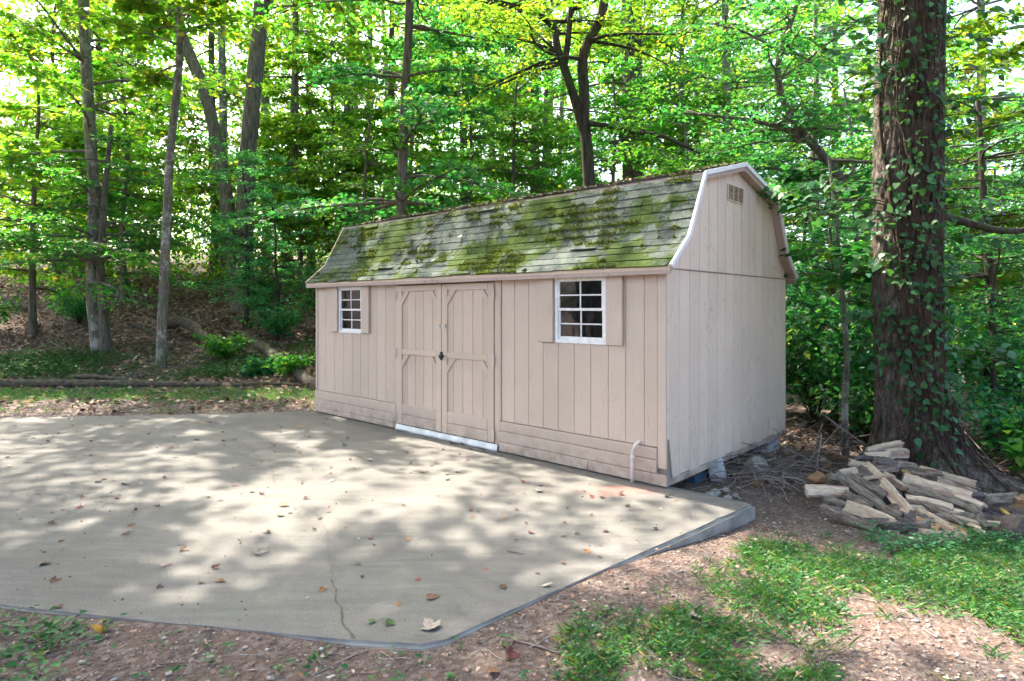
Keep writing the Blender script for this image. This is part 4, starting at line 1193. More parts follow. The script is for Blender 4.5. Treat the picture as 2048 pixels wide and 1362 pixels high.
for p, d, n, s in spots[:300]:
    vine_leaf(p - VO, d, n, s)
rest = spots[300:]
o = link('leaf_mass', np_mesh('leaf_mass', *leaves(np.array([q[0] for q in rest]) - VO, np.array([q[1] for q in rest]), np.array([q[2] for q in rest]), np.array([q[3] for q in rest]), HEART)), vine, M['vine_leaf'])
o['kind'] = 'stuff'

# ------------------------------------------------------------------ shrubs
def shrub_mesh(seed, h, w, n, ls, shp):
    rng = np.random.default_rng(seed)
    bag = Bag(); P, D, N_, S = [], [], [], []
    for k in range(n):
        a = rng.uniform(0, 6.28); l = rng.uniform(0.5, 1.0)
        t = np.linspace(0, 1, 7)
        B = np.stack([math.cos(a) * w * l * t ** 1.4, math.sin(a) * w * l * t ** 1.4, h * rng.uniform(0.45, 1.0) * (t - 0.25 * t * t)], 1) + np.cumsum(rng.normal(0, 0.02, (7, 3)), 0)
        B[0] *= 0.2; B[0, 2] = -0.05
        bag.add(*tube(B, np.linspace(0.009, 0.003, 7), 4))
        m = 46
        u = rng.uniform(0.25, 1, m)
        p = np.stack([np.interp(u, t, B[:, c]) for c in range(3)], 1) + rng.normal(0, 0.10, (m, 3)) * np.array([1, 1, 0.5])
        P.append(p); D.append(rng.normal(0, 0.8, (m, 3)) + np.array([math.cos(a), math.sin(a), -0.2])); N_.append(np.array([0, 0, 1.0]) + rng.normal(0, 0.4, (m, 3))); S.append(ls * rng.uniform(0.6, 1.25, m))
    return bag.mesh('stem', True), np_mesh('foliage', *leaves(np.concatenate(P), np.concatenate(D), np.concatenate(N_), np.concatenate(S), shp))
SH = {'a': shrub_mesh(51, 1.5, 0.9, 26, 0.10, OVAL) + (M['leaf_teal'],), 'b': shrub_mesh(52, 1.0, 0.7, 20, 0.12, HEART) + (M['leaf_green'],), 'c': shrub_mesh(53, 2.4, 1.1, 36, 0.11, OVAL) + (M['leaf_teal'],),
      'd': shrub_mesh(54, 0.45, 0.4, 12, 0.20, HEART) + (M['leaf_teal'],)}
for v in SH.values():
    v[0].materials.append(M['bark_dark']); v[1].materials.append(v[2])
def shrub(k, x, y, sc, label, group='undergrowth shrubs'):
    o = thing('shrub', label, 'shrub', (x, y, float(gz(x, y))), rs.uniform(0, 6.28), group)
    o.scale = (sc, sc, sc)
    link('stem', SH[k][0], o); link('foliage', SH[k][1], o)
for k, x, y, s, lab in [
    ('c', 4.5, 9.2, 1.25, 'tall dark shrub filling the gap just behind the shed gable'),
    ('c', 5.3, 8.4, 1.1, 'dark leafy shrub behind the leaning tree near the big trunk'),
    ('c', 4.1, 10.6, 1.5, 'tallest dark shrub deep behind the gable wall'),
    ('a', 4.6, 7.9, 1.0, 'low shrub with glossy leaves between sapling and big trunk'),
    ('c', 6.0, 9.6, 1.2, 'dark shrub seen past the shed side of the big trunk'),
    ('a', 6.0, 7.3, 1.05, 'shrub just beyond the vine-clad trunk at the photo edge'),
    ('c', 7.5, 8.6, 1.2, 'tall thicket shrub above the bright pool glimpse'),
    ('b', 5.7, 6.5, 0.8, 'low broad-leaved shrub behind the grey round log'),
    ('c', 8.6, 10.2, 1.3, 'thicket shrub at the far yard edge beyond the pool glimpse'),
    ('a', 6.9, 7.0, 1.0, 'leafy shrub cut by the photo edge behind the woodpile'),
    ('b', -6.2, 13.4, 0.75, 'pale sunlit shrub beside the uprooted log on the bank'),
    ('d', -5.1, 12.4, 0.7, 'low plant with very broad leaves in front of the fallen log'),
    ('a', -5.7, 15.0, 1.0, 'leafy shrub at the foot of the twin-trunked tree'),
    ('c', -7.3, 18.0, 0.9, 'tall green shrub in front of the twin trunks'),
    ('a', -11.5, 16.4, 1.0, 'shrub on the slope behind the pair of trunks'),
    ('b', -4.4, 12.2, 0.6, 'small leafy shrub by the end of the fallen log near the shed'),
    ('c', -4.5, 15.5, 1.0, 'green shrub next to the far corner of the shed'),
    ('a', -13.0, 15.0, 1.0, 'shrub at the photo edge on the leafy bank')]:
    shrub(k, x, y, s, lab)

# ------------------------------------------------------------------ woodpile
LOGS = [((3.25, 5.60, 0.14), (3.20, 4.98, -0.05), 0.047, 's', 'pale split plank with a reddish heart streak lying steeply across the middle of the woodpile'),
((2.89, 5.46, 0.09), (3.02, 5.06, -0.03), 0.040, 'r', 'long peeling branch log slanting down beside the steep pale plank'),
((3.00, 5.06, -0.03), (3.08, 4.90, -0.07), 0.038, 'r', 'short bark covered log end below the long peeling branch log'),
((3.00, 5.44, 0.09), (3.14, 5.21, 0.01), 0.045, 'h', 'half round log with brown cut end above the long peeling branch'),
((2.52, 5.26, 0.03), (2.85, 5.25, 0.02), 0.041, 's', 'straight split billet lying level at the shed side of the woodpile'),
((2.61, 5.13, -0.01), (2.75, 5.07, -0.03), 0.025, 'r', 'thin rough bark log beneath the level split billet'),
((2.54, 5.01, -0.04), (2.77, 4.76, -0.10), 0.037, 'r', 'smooth grey round log lowest at the shed side of the woodpile'),
((2.76, 5.06, -0.03), (2.97, 4.78, -0.09), 0.051, 's', 'broad pale split log facing the gravel at the front of the pile'),
((2.82, 5.21, 0.01), (2.93, 5.04, -0.03), 0.039, 'r', 'grey round log tucked behind the broad pale split log'),
((3.16, 5.58, 0.14), (3.20, 5.35, 0.05), 0.036, 'd', 'dark weathered wedge next to the upper end of the steep plank'),
((3.34, 5.66, 0.17), (3.49, 5.60, 0.14), 0.052, 'd', 'thick dark bark log near the top of the pile'),
((3.30, 5.75, 0.20), (3.51, 5.76, 0.21), 0.031, 's', 'grey split log second from the top of the pile'),
((3.38, 5.83, 0.24), (3.73, 5.93, 0.28), 0.030, 's', 'topmost split log of the pile leaning on the big trunk'),
((3.52, 5.79, 0.22), (3.72, 5.81, 0.23), 0.040, 's', 'tan split log just under the topmost one against the trunk'),
((3.22, 5.72, 0.19), (3.32, 5.72, 0.19), 0.020, 'd', 'small dark log end poking out at the upper side of the pile'),
((3.12, 5.66, 0.17), (3.23, 5.63, 0.15), 0.028, 's', 'pale stub above the dark wedge'),
((2.97, 5.52, 0.11), (3.08, 5.54, 0.12), 0.027, 's', 'bleached stub at the shed side of the pile near its middle'),
((3.50, 5.60, 0.14), (3.61, 5.58, 0.14), 0.042, 'r', 'round log end wedged beside the thick dark bark log'),
((3.57, 5.57, 0.13), (3.67, 5.52, 0.11), 0.049, 't', 'tan brown split block below the trunk roots'),
((3.65, 5.47, 0.10), (3.76, 5.46, 0.09), 0.039, 'r', 'short grey bark log next to the tan brown block'),
((3.70, 5.57, 0.13), (4.01, 5.37, 0.06), 0.028, 's', 'long thin split rail resting against the trunk flare'),
((3.74, 5.43, 0.08), (4.15, 5.44, -0.07), 0.038, 's', 'long pale split log reaching towards the yard edge above the others'),
((3.46, 5.43, 0.08), (3.82, 5.19, 0.01), 0.041, 's', 'long whitish split log crossing the upper middle of the pile'),
((3.33, 5.51, 0.11), (3.40, 5.32, 0.04), 0.029, 's', 'narrow split log half hidden behind the steep plank'),
((3.41, 5.27, 0.03), (3.73, 4.98, -0.05), 0.055, 'r', 'largest grey furrowed bark log across the middle of the pile'),
((3.70, 5.12, -0.01), (3.79, 5.04, -0.03), 0.050, 's', 'pale split end block above the largest bark log'),
((3.17, 5.02, -0.04), (3.33, 5.01, -0.04), 0.019, 's', 'thin grey slat bridging the foot of the steep plank'),
((3.30, 4.98, -0.05), (3.38, 4.59, -0.12), 0.035, 's', 'pale split plank slanting down into the weeds'),
((3.38, 5.06, -0.03), (3.50, 4.81, -0.09), 0.031, 'r', 'gray log just behind the plank that slants into the weeds'),
((3.42, 5.01, -0.04), (3.60, 4.93, -0.06), 0.026, 's', 'whitish split log under the largest bark log'),
((3.09, 4.68, -0.11), (3.34, 4.62, -0.12), 0.025, 's', 'pale split log lowest at the front among the weeds'),
((3.20, 4.84, -0.08), (3.26, 4.73, -0.10), 0.038, 't', 'orange tan wedge under the slanting plank'),
((3.38, 4.78, -0.09), (3.46, 4.64, -0.12), 0.025, 't', 'orange tan split stick at the foot of the pile'),
((3.50, 4.87, -0.07), (3.60, 4.81, -0.09), 0.026, 's', 'pale split log above the orange tan stick'),
((3.56, 4.76, -0.10), (3.56, 4.68, -0.11), 0.023, 's', 'pale stub at the lower corner of the pile'),
((3.71, 4.95, -0.06), (3.71, 4.85, -0.12), 0.039, 'r', 'upright looking grey bark block at the far end of the pile'),
((3.84, 5.10, -0.02), (4.02, 5.24, -0.09), 0.023, 's', 'small pale end beside the long pale split log'),
((4.10, 5.35, -0.08), (4.39, 5.39, -0.07), 0.047, 'r', 'grey round log lying apart beyond the end of the pile'),
((4.37, 5.35, -0.08), (4.51, 5.35, -0.08), 0.042, 't', 'brown log at the photo edge in line with the grey round log'),
((3.76, 4.89, -0.12), (3.86, 4.85, -0.12), 0.026, 's', 'weathered pale stick lying between the pile and the dark chunk'),
((4.10, 5.13, -0.10), (4.07, 5.00, -0.11), 0.020, 'y', 'yellowed thin split piece on the leaf litter behind the dark chunk'),
((3.15, 4.88, -0.07), (3.23, 4.87, -0.07), 0.032, 'd', 'dark short log in the gap at the foot of the steep plank'),
((3.10, 4.81, -0.09), (3.15, 4.78, -0.09), 0.030, 'd', 'dark stub in the weeds under the gap of the pile'),
((2.85, 5.44, 0.09), (2.94, 5.43, 0.08), 0.039, 'r', 'round grey cut log end next to the rust brown stone'),]
def log_mesh(seed, ln, r, ty):
    rng = random.Random(seed)
    if ty in 'rd' and not (ty == 'd' and seed % 2):
        n = 12
        sec = [(r * math.cos(2 * math.pi * k / n) * rng.uniform(0.9, 1.1), r * math.sin(2 * math.pi * k / n) * rng.uniform(0.9, 1.1)) for k in range(n)]
        side_m = [0] * n
    elif ty == 'h':
        sec = [(r * 1.15 * math.cos(math.pi * k / 7), r * 1.3 * math.sin(math.pi * k / 7) - 0.5 * r) for k in range(8)]
        sec = sec[::-1]; sec.reverse()
        side_m = [0] * 7 + [1]
    else:
        k = rng.random()
        if k < 0.5:      # wedge with a bark arc
            sec = [(-1.25 * r, -0.5 * r), (0.0, -0.66 * r), (1.2 * r, -0.42 * r), (1.05 * r, 0.0), (0.4 * r, 0.62 * r), (-0.15 * r, 0.72 * r), (-0.75 * r, 0.05 * r)]
            side_m = [0, 0, 1, 1, 1, 1, 1]
        else:            # slab-like billet
            sec = [(-1.25 * r, -0.45 * r), (0.0, -0.62 * r), (1.25 * r, -0.35 * r), (1.1 * r, 0.32 * r), (0.25 * r, 0.46 * r), (-0.5 * r, 0.40 * r), (-1.15 * r, 0.2 * r)]
            side_m = [0, 0, 1, 1, 1, 1, 1]
    n = len(sec)
    S = 10
    V, F, Mi = [], [], []
    bx_, by_ = rng.uniform(-0.012, 0.012), rng.uniform(-0.012, 0.012)
    jit = [[rng.uniform(-0.05, 0.05) * r for _ in range(2)] for _ in range(n)]
    for i in range(S):
        t = i / (S - 1)
        x = (t - 0.5) * ln
        w = 1 + rng.uniform(-0.05, 0.05) - (0.12 if i in (0, S - 1) and rng.random() < 0.5 else 0)
        for k, (a, b) in enumerate(sec):
            e = rng.uniform(-0.018, 0.018) if i in (0, S - 1) else 0
            n1, n2 = rng.uniform(-0.07, 0.07) * r, rng.uniform(-0.07, 0.07) * r
            V.append((x + e, n1 + a * w + jit[k][0] * math.sin(3 * t + k) * 2 + bx_ * math.sin(t * 3.1), n2 + b * w + jit[k][1] * math.cos(4 * t + k) * 2 + by_ * math.sin(t * 3.1)))
    for i in range(S - 1):
        for k in range(n):
            k2 = (k + 1) % n
            F.append((i * n + k, i * n + k2, (i + 1) * n + k2, (i + 1) * n + k)); Mi.append(side_m[k])
    F.append(tuple(range(n))); Mi.append(2)
    F.append(tuple((S - 1) * n + k for k in reversed(range(n)))); Mi.append(2)
    me = bpy.data.meshes.new('firewood_log')
    me.from_pydata(V, [], F)
    me.polygons.foreach_set('material_index', Mi)
    bm = bmesh.new(); bm.from_mesh(me); bmesh.ops.recalc_face_normals(bm, faces=bm.faces); bm.to_mesh(me); bm.free()
    return me
for i, (a, b, r, ty, lab) in enumerate(LOGS):
    A, B = Vector(a), Vector(b)
    d = B - A
    ln = max(d.length * 1.12, 0.18)
    if ty in 'rd': r *= 1.0
    me = log_mesh(100 + i, ln, r * 1.08, ty)
    sw = {'s': M['split'], 't': M['tanwood'], 'd': M['darkwood'], 'y': M['yellowwood'], 'r': M['split'], 'h': M['split']}[ty]
    o = link('firewood_log', me, None, [M['darkwood'] if ty == 'd' else M['logbark'], sw, M['tanwood'] if ty == 't' else M['endgrain']])
    tag(o, lab, 'log', 'logs of the woodpile')
    x = d.normalized()
    y = Vector((0.25, -1, 0.75)).cross(x).normalized()
    z = x.cross(y)
    rot = Matrix((x, y, z)).transposed().to_4x4() @ Matrix.Rotation(random.Random(i).uniform(-0.35, 0.35), 4, 'X')
    o.matrix_world = Matrix.Translation((A + B) / 2) @ rot
# logs under the top layer that hold the pile up
k = 0
for (x, y, z, ang) in [(2.85, 5.15, -0.09, 0.2), (3.05, 5.0, -0.09, -0.3), (3.30, 5.15, -0.08, 0.5), (3.5, 5.1, -0.09, 0.2), (3.15, 5.35, -0.04, 0.1), (3.4, 5.5, -0.04, -0.2), (3.6, 5.35, -0.05, 0.3), (3.45, 5.7, 0.04, 0.1), (3.25, 5.6, 0.02, 0.3), (3.65, 5.6, 0.0, -0.1), (3.55, 4.92, -0.1, 0.1), (3.85, 5.3, -0.06, 0.2), (3.3, 4.85, -0.11, 0.6)]:
    me = log_mesh(300 + k, 0.42, 0.055, 'd' if k % 3 else 'r')
    o = link('firewood_log', me, None, [M['logbark'], M['darkwood'], M['endgrain']])
    tag(o, 'dark log glimpsed through the gaps beneath the top layer of the pile', 'log', 'logs buried in the woodpile')
    o.location = (x, y, z); o.rotation_euler = (0.2 * k, 0, ang)
    k += 1

rg_ = random.Random(31)
for i in range(7):
    t, w_ = rg_.random(), rg_.uniform(-0.5, 0.5)
    x = 3.30 + w_ * (0.95 - 0.5 * t) + 0.15 * t; y = 4.75 + 1.0 * t
    me = log_mesh(400 + i, rg_.uniform(0.22, 0.42), rg_.uniform(0.018, 0.034), 's')
    o = link('firewood_log', me, None, [M['logbark'], M['split'] if i % 4 else M['darkwood'], M['endgrain']])
    tag(o, 'small split piece wedged between the larger logs of the pile', 'log', 'small splits in the woodpile')
    o.location = (x, y, -0.075 + 0.26 * t + rg_.uniform(-0.02, 0.015)); o.rotation_euler = (rg_.uniform(0, 6), rg_.uniform(-0.25, 0.25), rg_.choice([-0.5, -0.7, 0.25, -1.2]) + rg_.gauss(0, 0.2))

def rock(name, r, seed, sx=1, sy=1, sz=1):
    bm = bmesh.new()
    bmesh.ops.create_icosphere(bm, subdivisions=3, radius=r)
    rg = random.Random(seed)
    pl = [(Vector((rg.gauss(0, 1), rg.gauss(0, 1), rg.gauss(0, 1))).normalized(), r * rg.uniform(0.62, 0.95)) for _ in range(14)]
    for v in bm.verts:
        for nn, dd in pl:
            q = v.co.dot(nn)
            if q > dd: v.co -= nn * (q - dd)
        v.co = Vector((v.co.x * sx, v.co.y * sy, v.co.z * sz)) + Vector((rg.gauss(0, 1), rg.gauss(0, 1), rg.gauss(0, 1))) * r * 0.012
    me = bpy.data.meshes.new(name)
    bm.to_mesh(me); bm.free()
    return me
def rocko(name, label, cat, loc, r, seed, mat, s=(1, 1, 1), group=None):
    o = tag(link(name, rock(name, r, seed, *s), None, mat), label, cat, group)
    o.location = loc
    return o
rocko('stone', 'rust brown stone beside the shed end of the woodpile', 'stone', (2.78, 5.62, 0.03), 0.085, 4, M['stone'], (1, 0.9, 0.85))
rocko('log_chunk', 'large dark weathered wood chunk at the photo edge before the woodpile', 'log', (3.80, 4.62, -0.07), 0.17, 9, M['darkwood'], (0.9, 0.8, 0.95))
for i, (x, y, r, lab) in enumerate([(1.80, 5.56, 0.055, 'jagged concrete lump at the slab edge under the gable'), (1.92, 5.5, 0.04, 'small concrete lump beside the slab corner'), (1.87, 5.66, 0.05, 'pale concrete lump leaning on the broken block'),
                                    (2.35, 5.95, 0.05, 'reddish stone at the edge of the twig heap'), (2.02, 5.58, 0.032, 'smallest concrete lump in the rubble by the gable'), (1.98, 5.72, 0.045, 'rounded concrete lump under the tilted block')]):
    rocko('rubble_stone', lab, 'stone', (x, y, float(gz(x, y)) + r * 0.5), r, 60 + i, M['stone'] if i == 3 else M['greystone'], (1.1, 0.8, 0.7), 'rubble by the shed')
def block(label, loc, rot, size=(0.19, 0.19, 0.39), mat=None):
    sx, sy, sz = size
    bm = bmesh.new()
    bmesh.ops.create_cube(bm, size=1)
    bmesh.ops.scale(bm, vec=size, verts=bm.verts)
    bmesh.ops.bevel(bm, geom=bm.edges[:], offset=0.008, segments=1, affect='EDGES')
    bmesh.ops.subdivide_edges(bm, edges=bm.edges[:], cuts=3, use_grid_fill=True)
    rg = random.Random(hash(label) % 999)
    for v in bm.verts: v.co += Vector((rg.gauss(0, 1), rg.gauss(0, 1), rg.gauss(0, 1))) * 0.002
    me = bpy.data.meshes.new('concrete_block'); bm.to_mesh(me); bm.free()
    o = tag(link('concrete_block', me, None, mat or M['block']), label, 'block', 'blocks at the shed base')
    o.location = loc; o.rotation_euler = rot
    return o
gp = lambda v, d: (1.36 + 0.6749 * v + 0.7379 * d, 5.45 + 0.7379 * v - 0.6749 * d)
x, y = gp(2.70, -0.12); block('concrete block pier under the rear gable corner of the shed', (x, y, -0.16), (0, 0, R(-42)), (0.2, 0.38, 0.32))
x, y = gp(1.02, 0.02); block('broken concrete block tilted against the shed base', (x, y, -0.075), (R(6), R(-12), R(-30)), (0.12, 0.20, 0.27))
x, y = gp(1.25, -0.3); block('shadowed concrete block set back beneath the shed floor', (x, y, -0.14), (0, 0, R(-42)), (0.4, 0.2, 0.2))
x, y = gp(0.9, -0.22)
o = MB().box(-0.15, 0.15, -0.2, 0.2, 0, 0.16).build('storage_bin', M['bluebin']); o.location = (x, y, -0.17); o.rotation_euler = (0, 0, R(-42))
bpy.context.view_layer.update()
tag(o, 'dark blue plastic bin pushed under the shed floor', 'bin')
x, y = gp(1.5, 0.16)
prof = [(0.0, 0.10), (0.02, 0.115), (0.14, 0.13), (0.15, 0.135), (0.15, 0.12)]
o = MB().tube([(0, 0, a) for a, _ in prof], [b for _, b in prof], 18).build('bucket', M['greystone'], None, True)
o.location = (x, y, -0.13); o.rotation_euler = (R(60), 0, R(40)); tag(o, 'dusty grey bucket lying half buried in the twig heap', 'bucket')

# ------------------------------------------------------------------ fallen logs on the bank
def fallen(name, label, P, r0_, r1_, mat, cat='log', sides=12, group='fallen logs on the bank', rough=0.08):
    rng = np.random.default_rng(len(label))
    P = [np.array([x, y, float(gz(x, y)) + dz]) for x, y, dz in P]
    base = P[0].copy()
    Q = resample(P, 30) - base
    V, F_ = tube(Q, np.linspace(r0_, r1_, 30) * (1 + rng.normal(0, rough * 0.5, 30)), sides)
    V = V + rng.normal(0, rough * r1_ * 0.5, V.shape)
    m = MB(); m.add(V, F_.tolist())
    m.f.append(tuple(reversed(range(sides)))); m.m.append(1)
    e = len(V) - sides; m.f.append(tuple(e + i for i in range(sides))); m.m.append(1)
    o = m.build(name, [mat, M['endgrain']], None, True)
    o.location = tuple(base)
    return tag(o, label, cat, group)
fallen('fallen_log', 'long mossy fallen log running down the bank to the shed corner', [(-6.6, 15.2, 0.06), (-5.6, 14.0, 0.06), (-4.6, 12.7, 0.08), (-3.6, 11.3, 0.08)], 0.15, 0.11, M['deadwood'])
fallen('fallen_log', 'dark thin log lying along the grass before the bank', [(-9.8, 11.5, 0.05), (-8.6, 11.55, 0.06), (-7.2, 11.5, 0.06), (-5.4, 11.45, 0.05)], 0.085, 0.05, M['deadwood'])
fallen('fallen_branch', 'weathered grey branch resting on the thin dark log', [(-8.4, 11.9, 0.10), (-7.9, 11.75, 0.14), (-7.2, 11.6, 0.10)], 0.05, 0.03, M['deadwood'], 'branch')
fallen('fallen_branch', 'pale thin branch at the edge of the grass towards the shed', [(-5.2, 11.5, 0.04), (-4.6, 11.55, 0.05), (-3.9, 11.5, 0.04)], 0.04, 0.025, M['deadwood'], 'branch')
fallen('fallen_log', 'leaning log high on the bank at the photo edge', [(-15.6, 18.2, 0.5), (-14.8, 18.0, 0.25), (-13.9, 17.8, 0.05)], 0.12, 0.09, M['deadwood'])
fallen('uprooted_log', 'thick uprooted log with hollow arching over the bank', [(-8.9, 15.8, 0.25), (-8.35, 15.6, 0.38), (-7.8, 15.2, 0.28), (-7.2, 14.6, 0.08), (-6.9, 14.2, 0.0)], 0.16, 0.09, M['deadwood'])
fallen('fallen_branch', 'bare brown root stretching beneath the uprooted log', [(-9.3, 15.0, 0.45), (-8.6, 14.7, 0.30), (-7.8, 14.2, 0.08)], 0.06, 0.04, M['deadwood'], 'branch')
fallen('fallen_branch', 'bent bare dead branch standing beside the far shed corner', [(-4.9, 15.5, 0.0), (-4.6, 15.6, 0.5), (-4.2, 15.6, 0.8), (-3.6, 15.5, 1.0), (-3.2, 15.4, 1.35)], 0.03, 0.012, M['bark_dark'], 'branch')

# ------------------------------------------------------------------ scatter
def in_slab(x, y):
    poly = SLAB
    ins = np.zeros(len(x), bool)
    j = len(poly) - 1
    for i in range(len(poly)):
        xi, yi = poly[i]; xj, yj = poly[j]
        c = ((yi > y) != (yj > y)) & (x < (xj - xi) * (y - yi) / (yj - yi + 1e-12) + xi)
        ins ^= c
        j = i
    return ins
def in_shed(x, y):
    dx, dy = x - SHED_O.x, y - SHED_O.y
    a = dx * 0.7379 - dy * 0.6749; b = dx * 0.6749 + dy * 0.7379
    return (a > -0.05) & (a < L + 0.02) & (b > -0.05) & (b < W + 0.02)
rng = np.random.default_rng(90)
def fan(n, d0, d1, lo=-0.90, hi=0.90, power=0.5):
    """points on the yard between distances d0 and d1, spreading with distance"""
    d = d0 + (d1 - d0) * rng.uniform(0, 1, n) ** power
    x = d * rng.uniform(lo, hi, n) * 1.08 + rng.normal(0, 0.5, n)
    return x, d
# pebbles
OCT_V = np.array([(1, 0, 0), (0, 1, 0), (-1, 0, 0), (0, -1, 0), (.1, .1, .8), (0, 0, -.6)])
OCT_F = np.array([(0, 1, 4), (1, 2, 4), (2, 3, 4), (3, 0, 4), (1, 0, 5), (2, 1, 5), (3, 2, 5), (0, 3, 5)])
x, y = fan(34000, 1.75, 6.8, -0.9, 0.95, 0.75)
x2, y2 = rng.uniform(-9, -2.8, 9000), rng.uniform(8.7, 10.4, 9000)
x, y = np.r_[x, x2], np.r_[y, y2]
ok = ~in_slab(x, y) & ~in_shed(x, y) & (np.hypot(x - 4.2, y - 6.4) > 0.6)
dens = 0.45 + 0.55 * wob(x, y, 2.1, 1.0) + 0.25 * (y < 3.2) + 0.4 * (y > 8)
ok &= rng.uniform(0, 1, len(x)) < np.clip(dens, 0.10, 1)
x, y = x[ok], y[ok]
n = len(x)
s = np.exp(rng.normal(math.log(0.0065), 0.45, n)) * np.where(y > 8, 1.8, 1.0)
s = np.minimum(s, 0.028)
an = rng.uniform(0, 6.28, n)
fx, fy, fz = rng.uniform(0.7, 1.4, n), rng.uniform(0.6, 1.1, n), rng.uniform(0.35, 0.8, n)
Tm = OCT_V[None] * np.stack([fx, fy, fz], 1)[:, None] * s[:, None, None] * rng.uniform(0.75, 1.25, (n, 6, 1))
V = np.stack([Tm[..., 0] * np.cos(an)[:, None] - Tm[..., 1] * np.sin(an)[:, None] + x[:, None], Tm[..., 0] * np.sin(an)[:, None] + Tm[..., 1] * np.cos(an)[:, None] + y[:, None], Tm[..., 2] + (gz(x, y) + s * 0.15)[:, None]], -1)
tag(link('gravel', np_mesh('gravel', V.reshape(-1, 3), (OCT_F[None] + (np.arange(n) * 6)[:, None, None]).reshape(-1, 3)), None, M['pebble']), 'loose gravel and small stones pressed into the clay', None, None, 'stuff')
# leaf litter on the bank and under the trees
x, y = fan(85000, 9.0, 27, -0.95, 0.0, 0.7)
x2, y2 = rng.uniform(1.9, 9.5, 15000), rng.uniform(4.6, 10.5, 15000)
x3, y3 = fan(8000, 1.8, 5.0, -0.9, 0.95, 0.8)
x, y = np.r_[x, x2, x3], np.r_[y, y2, y3]
ok = ~in_slab(x, y) & ~in_shed(x, y) & (np.hypot(x - 4.2, y - 6.4) > 0.5)
gp_ = smooth(10.6, 12.2, y) + 0.45 * (y < 10.6)
ok &= rng.uniform(0, 1, len(x)) < np.clip(gp_ * (0.75 + 0.4 * wob(x, y, 0.9, 5)), 0.03, 1)
x, y = x[ok], y[ok]; n = len(x)
P = np.stack([x, y, gz(x, y) + rng.uniform(0.004, 0.035, n)], 1)
V, F = leaves(P, rng.normal(0, 1, (n, 3)) * np.array([1, 1, 0.25]), np.array([0, 0, 1.0]) + rng.normal(0, 0.45, (n, 3)), np.where(y < 6, rng.uniform(0.010, 0.036, n), rng.uniform(0.05, 0.13, n)), OVAL)
tag(link('leaf_litter', np_mesh('leaf_litter', V, F), None, M['litter']), 'brown leaf litter covering the bank and the woodland floor', None, None, 'stuff')
# grass and weeds, yard side
def tufts(name, x, y, per, hgt, mat, label, shp=BLADE, spread=0.03, lean=0.5, sz=None):
    n = len(x) * per
    X = np.repeat(x, per) + rng.normal(0, spread, n); Y = np.repeat(y, per) + rng.normal(0, spread, n)
    ok = ~in_slab(X, Y) & ~in_shed(X, Y)
    X, Y = X[ok], Y[ok]; n = len(X)
    h = hgt * rng.uniform(0.4, 1.25, n)
    a = rng.uniform(0, 6.28, n)
    if shp is BLADE:
        P = np.stack([X, Y, gz(X, Y) - 0.004], 1)
        d = np.stack([np.cos(a) * lean, np.sin(a) * lean, np.ones(n)], 1) + rng.normal(0, 0.2, (n, 3))
        nr = np.stack([np.cos(a), np.sin(a), np.full(n, -0.4)], 1)
        V, F = leaves(P, d, nr, h, shp)
    else:
        P = np.stack([X, Y, gz(X, Y) + h * rng.uniform(0.1, 1.0, n)], 1)
        d = np.stack([np.cos(a), np.sin(a), rng.uniform(-0.3, 0.5, n)], 1)
        V, F = leaves(P, d, np.array([0, 0, 1.0]) + rng.normal(0, 0.35, (n, 3)), (sz or hgt) * rng.uniform(0.5, 1.3, n), shp)
    return tag(link(name, np_mesh(name, V, F), None, mat), label, None, None, 'stuff')
x, y = rng.uniform(0.25, 4.6, 9000), rng.uniform(1.6, 4.9, 9000)
edge = (x - 0.83) * 0.667 - (y - 3.975) * 0.745                     # distance from the slab's diagonal edge
keep = (edge > 0.28) & (rng.uniform(0, 1, 9000) < np.clip(0.10 + 1.3 * wob(x, y, 2.4, 2.0) + 0.45 * wob(x, y, 6.5, 1.0) + 0.30 * smooth(0.3, 1.6, edge) - 0.5 * smooth(4.2, 4.9, y), 0.015, 0.9))
gx_, gy_ = x[keep], y[keep]
tufts('grass', gx_, gy_, 13, 0.08, M['grass'], 'thin patchy grass in front of the woodpile', lean=0.9)
tufts('clover', gx_[::2], gy_[::2], 8, 0.075, M['weed'], 'low green weeds mixed into the thin grass', OVAL, 0.035, sz=0.024)
x, y = rng.uniform(2.55, 3.75, 70), rng.uniform(4.2, 4.62, 70)
tufts('woodpile_weeds', x, y, 16, 0.13, M['weed'], 'taller green weeds at the foot of the woodpile', OVAL, 0.045, sz=0.032)
x, y = rng.uniform(-3.1, -1.85, 260), rng.uniform(2.3, 3.15, 260)
k = rng.uniform(0, 1, 260) < 0.9 * smooth(-1.9, -2.3, x) + 0.08
tufts('weeds', x[k], y[k], 4, 0.07, M['weed'], 'leafy green weeds by the slab corner at the photo edge', OVAL, 0.05, sz=0.042)
x, y = fan(150, 1.8, 3.3, -0.75, 0.2, 0.8)
tufts('weed_seedlings', x, y, 6, 0.045, M['weed'], 'scattered green seedlings on the bare gravelly soil', OVAL, 0.02, sz=0.03)
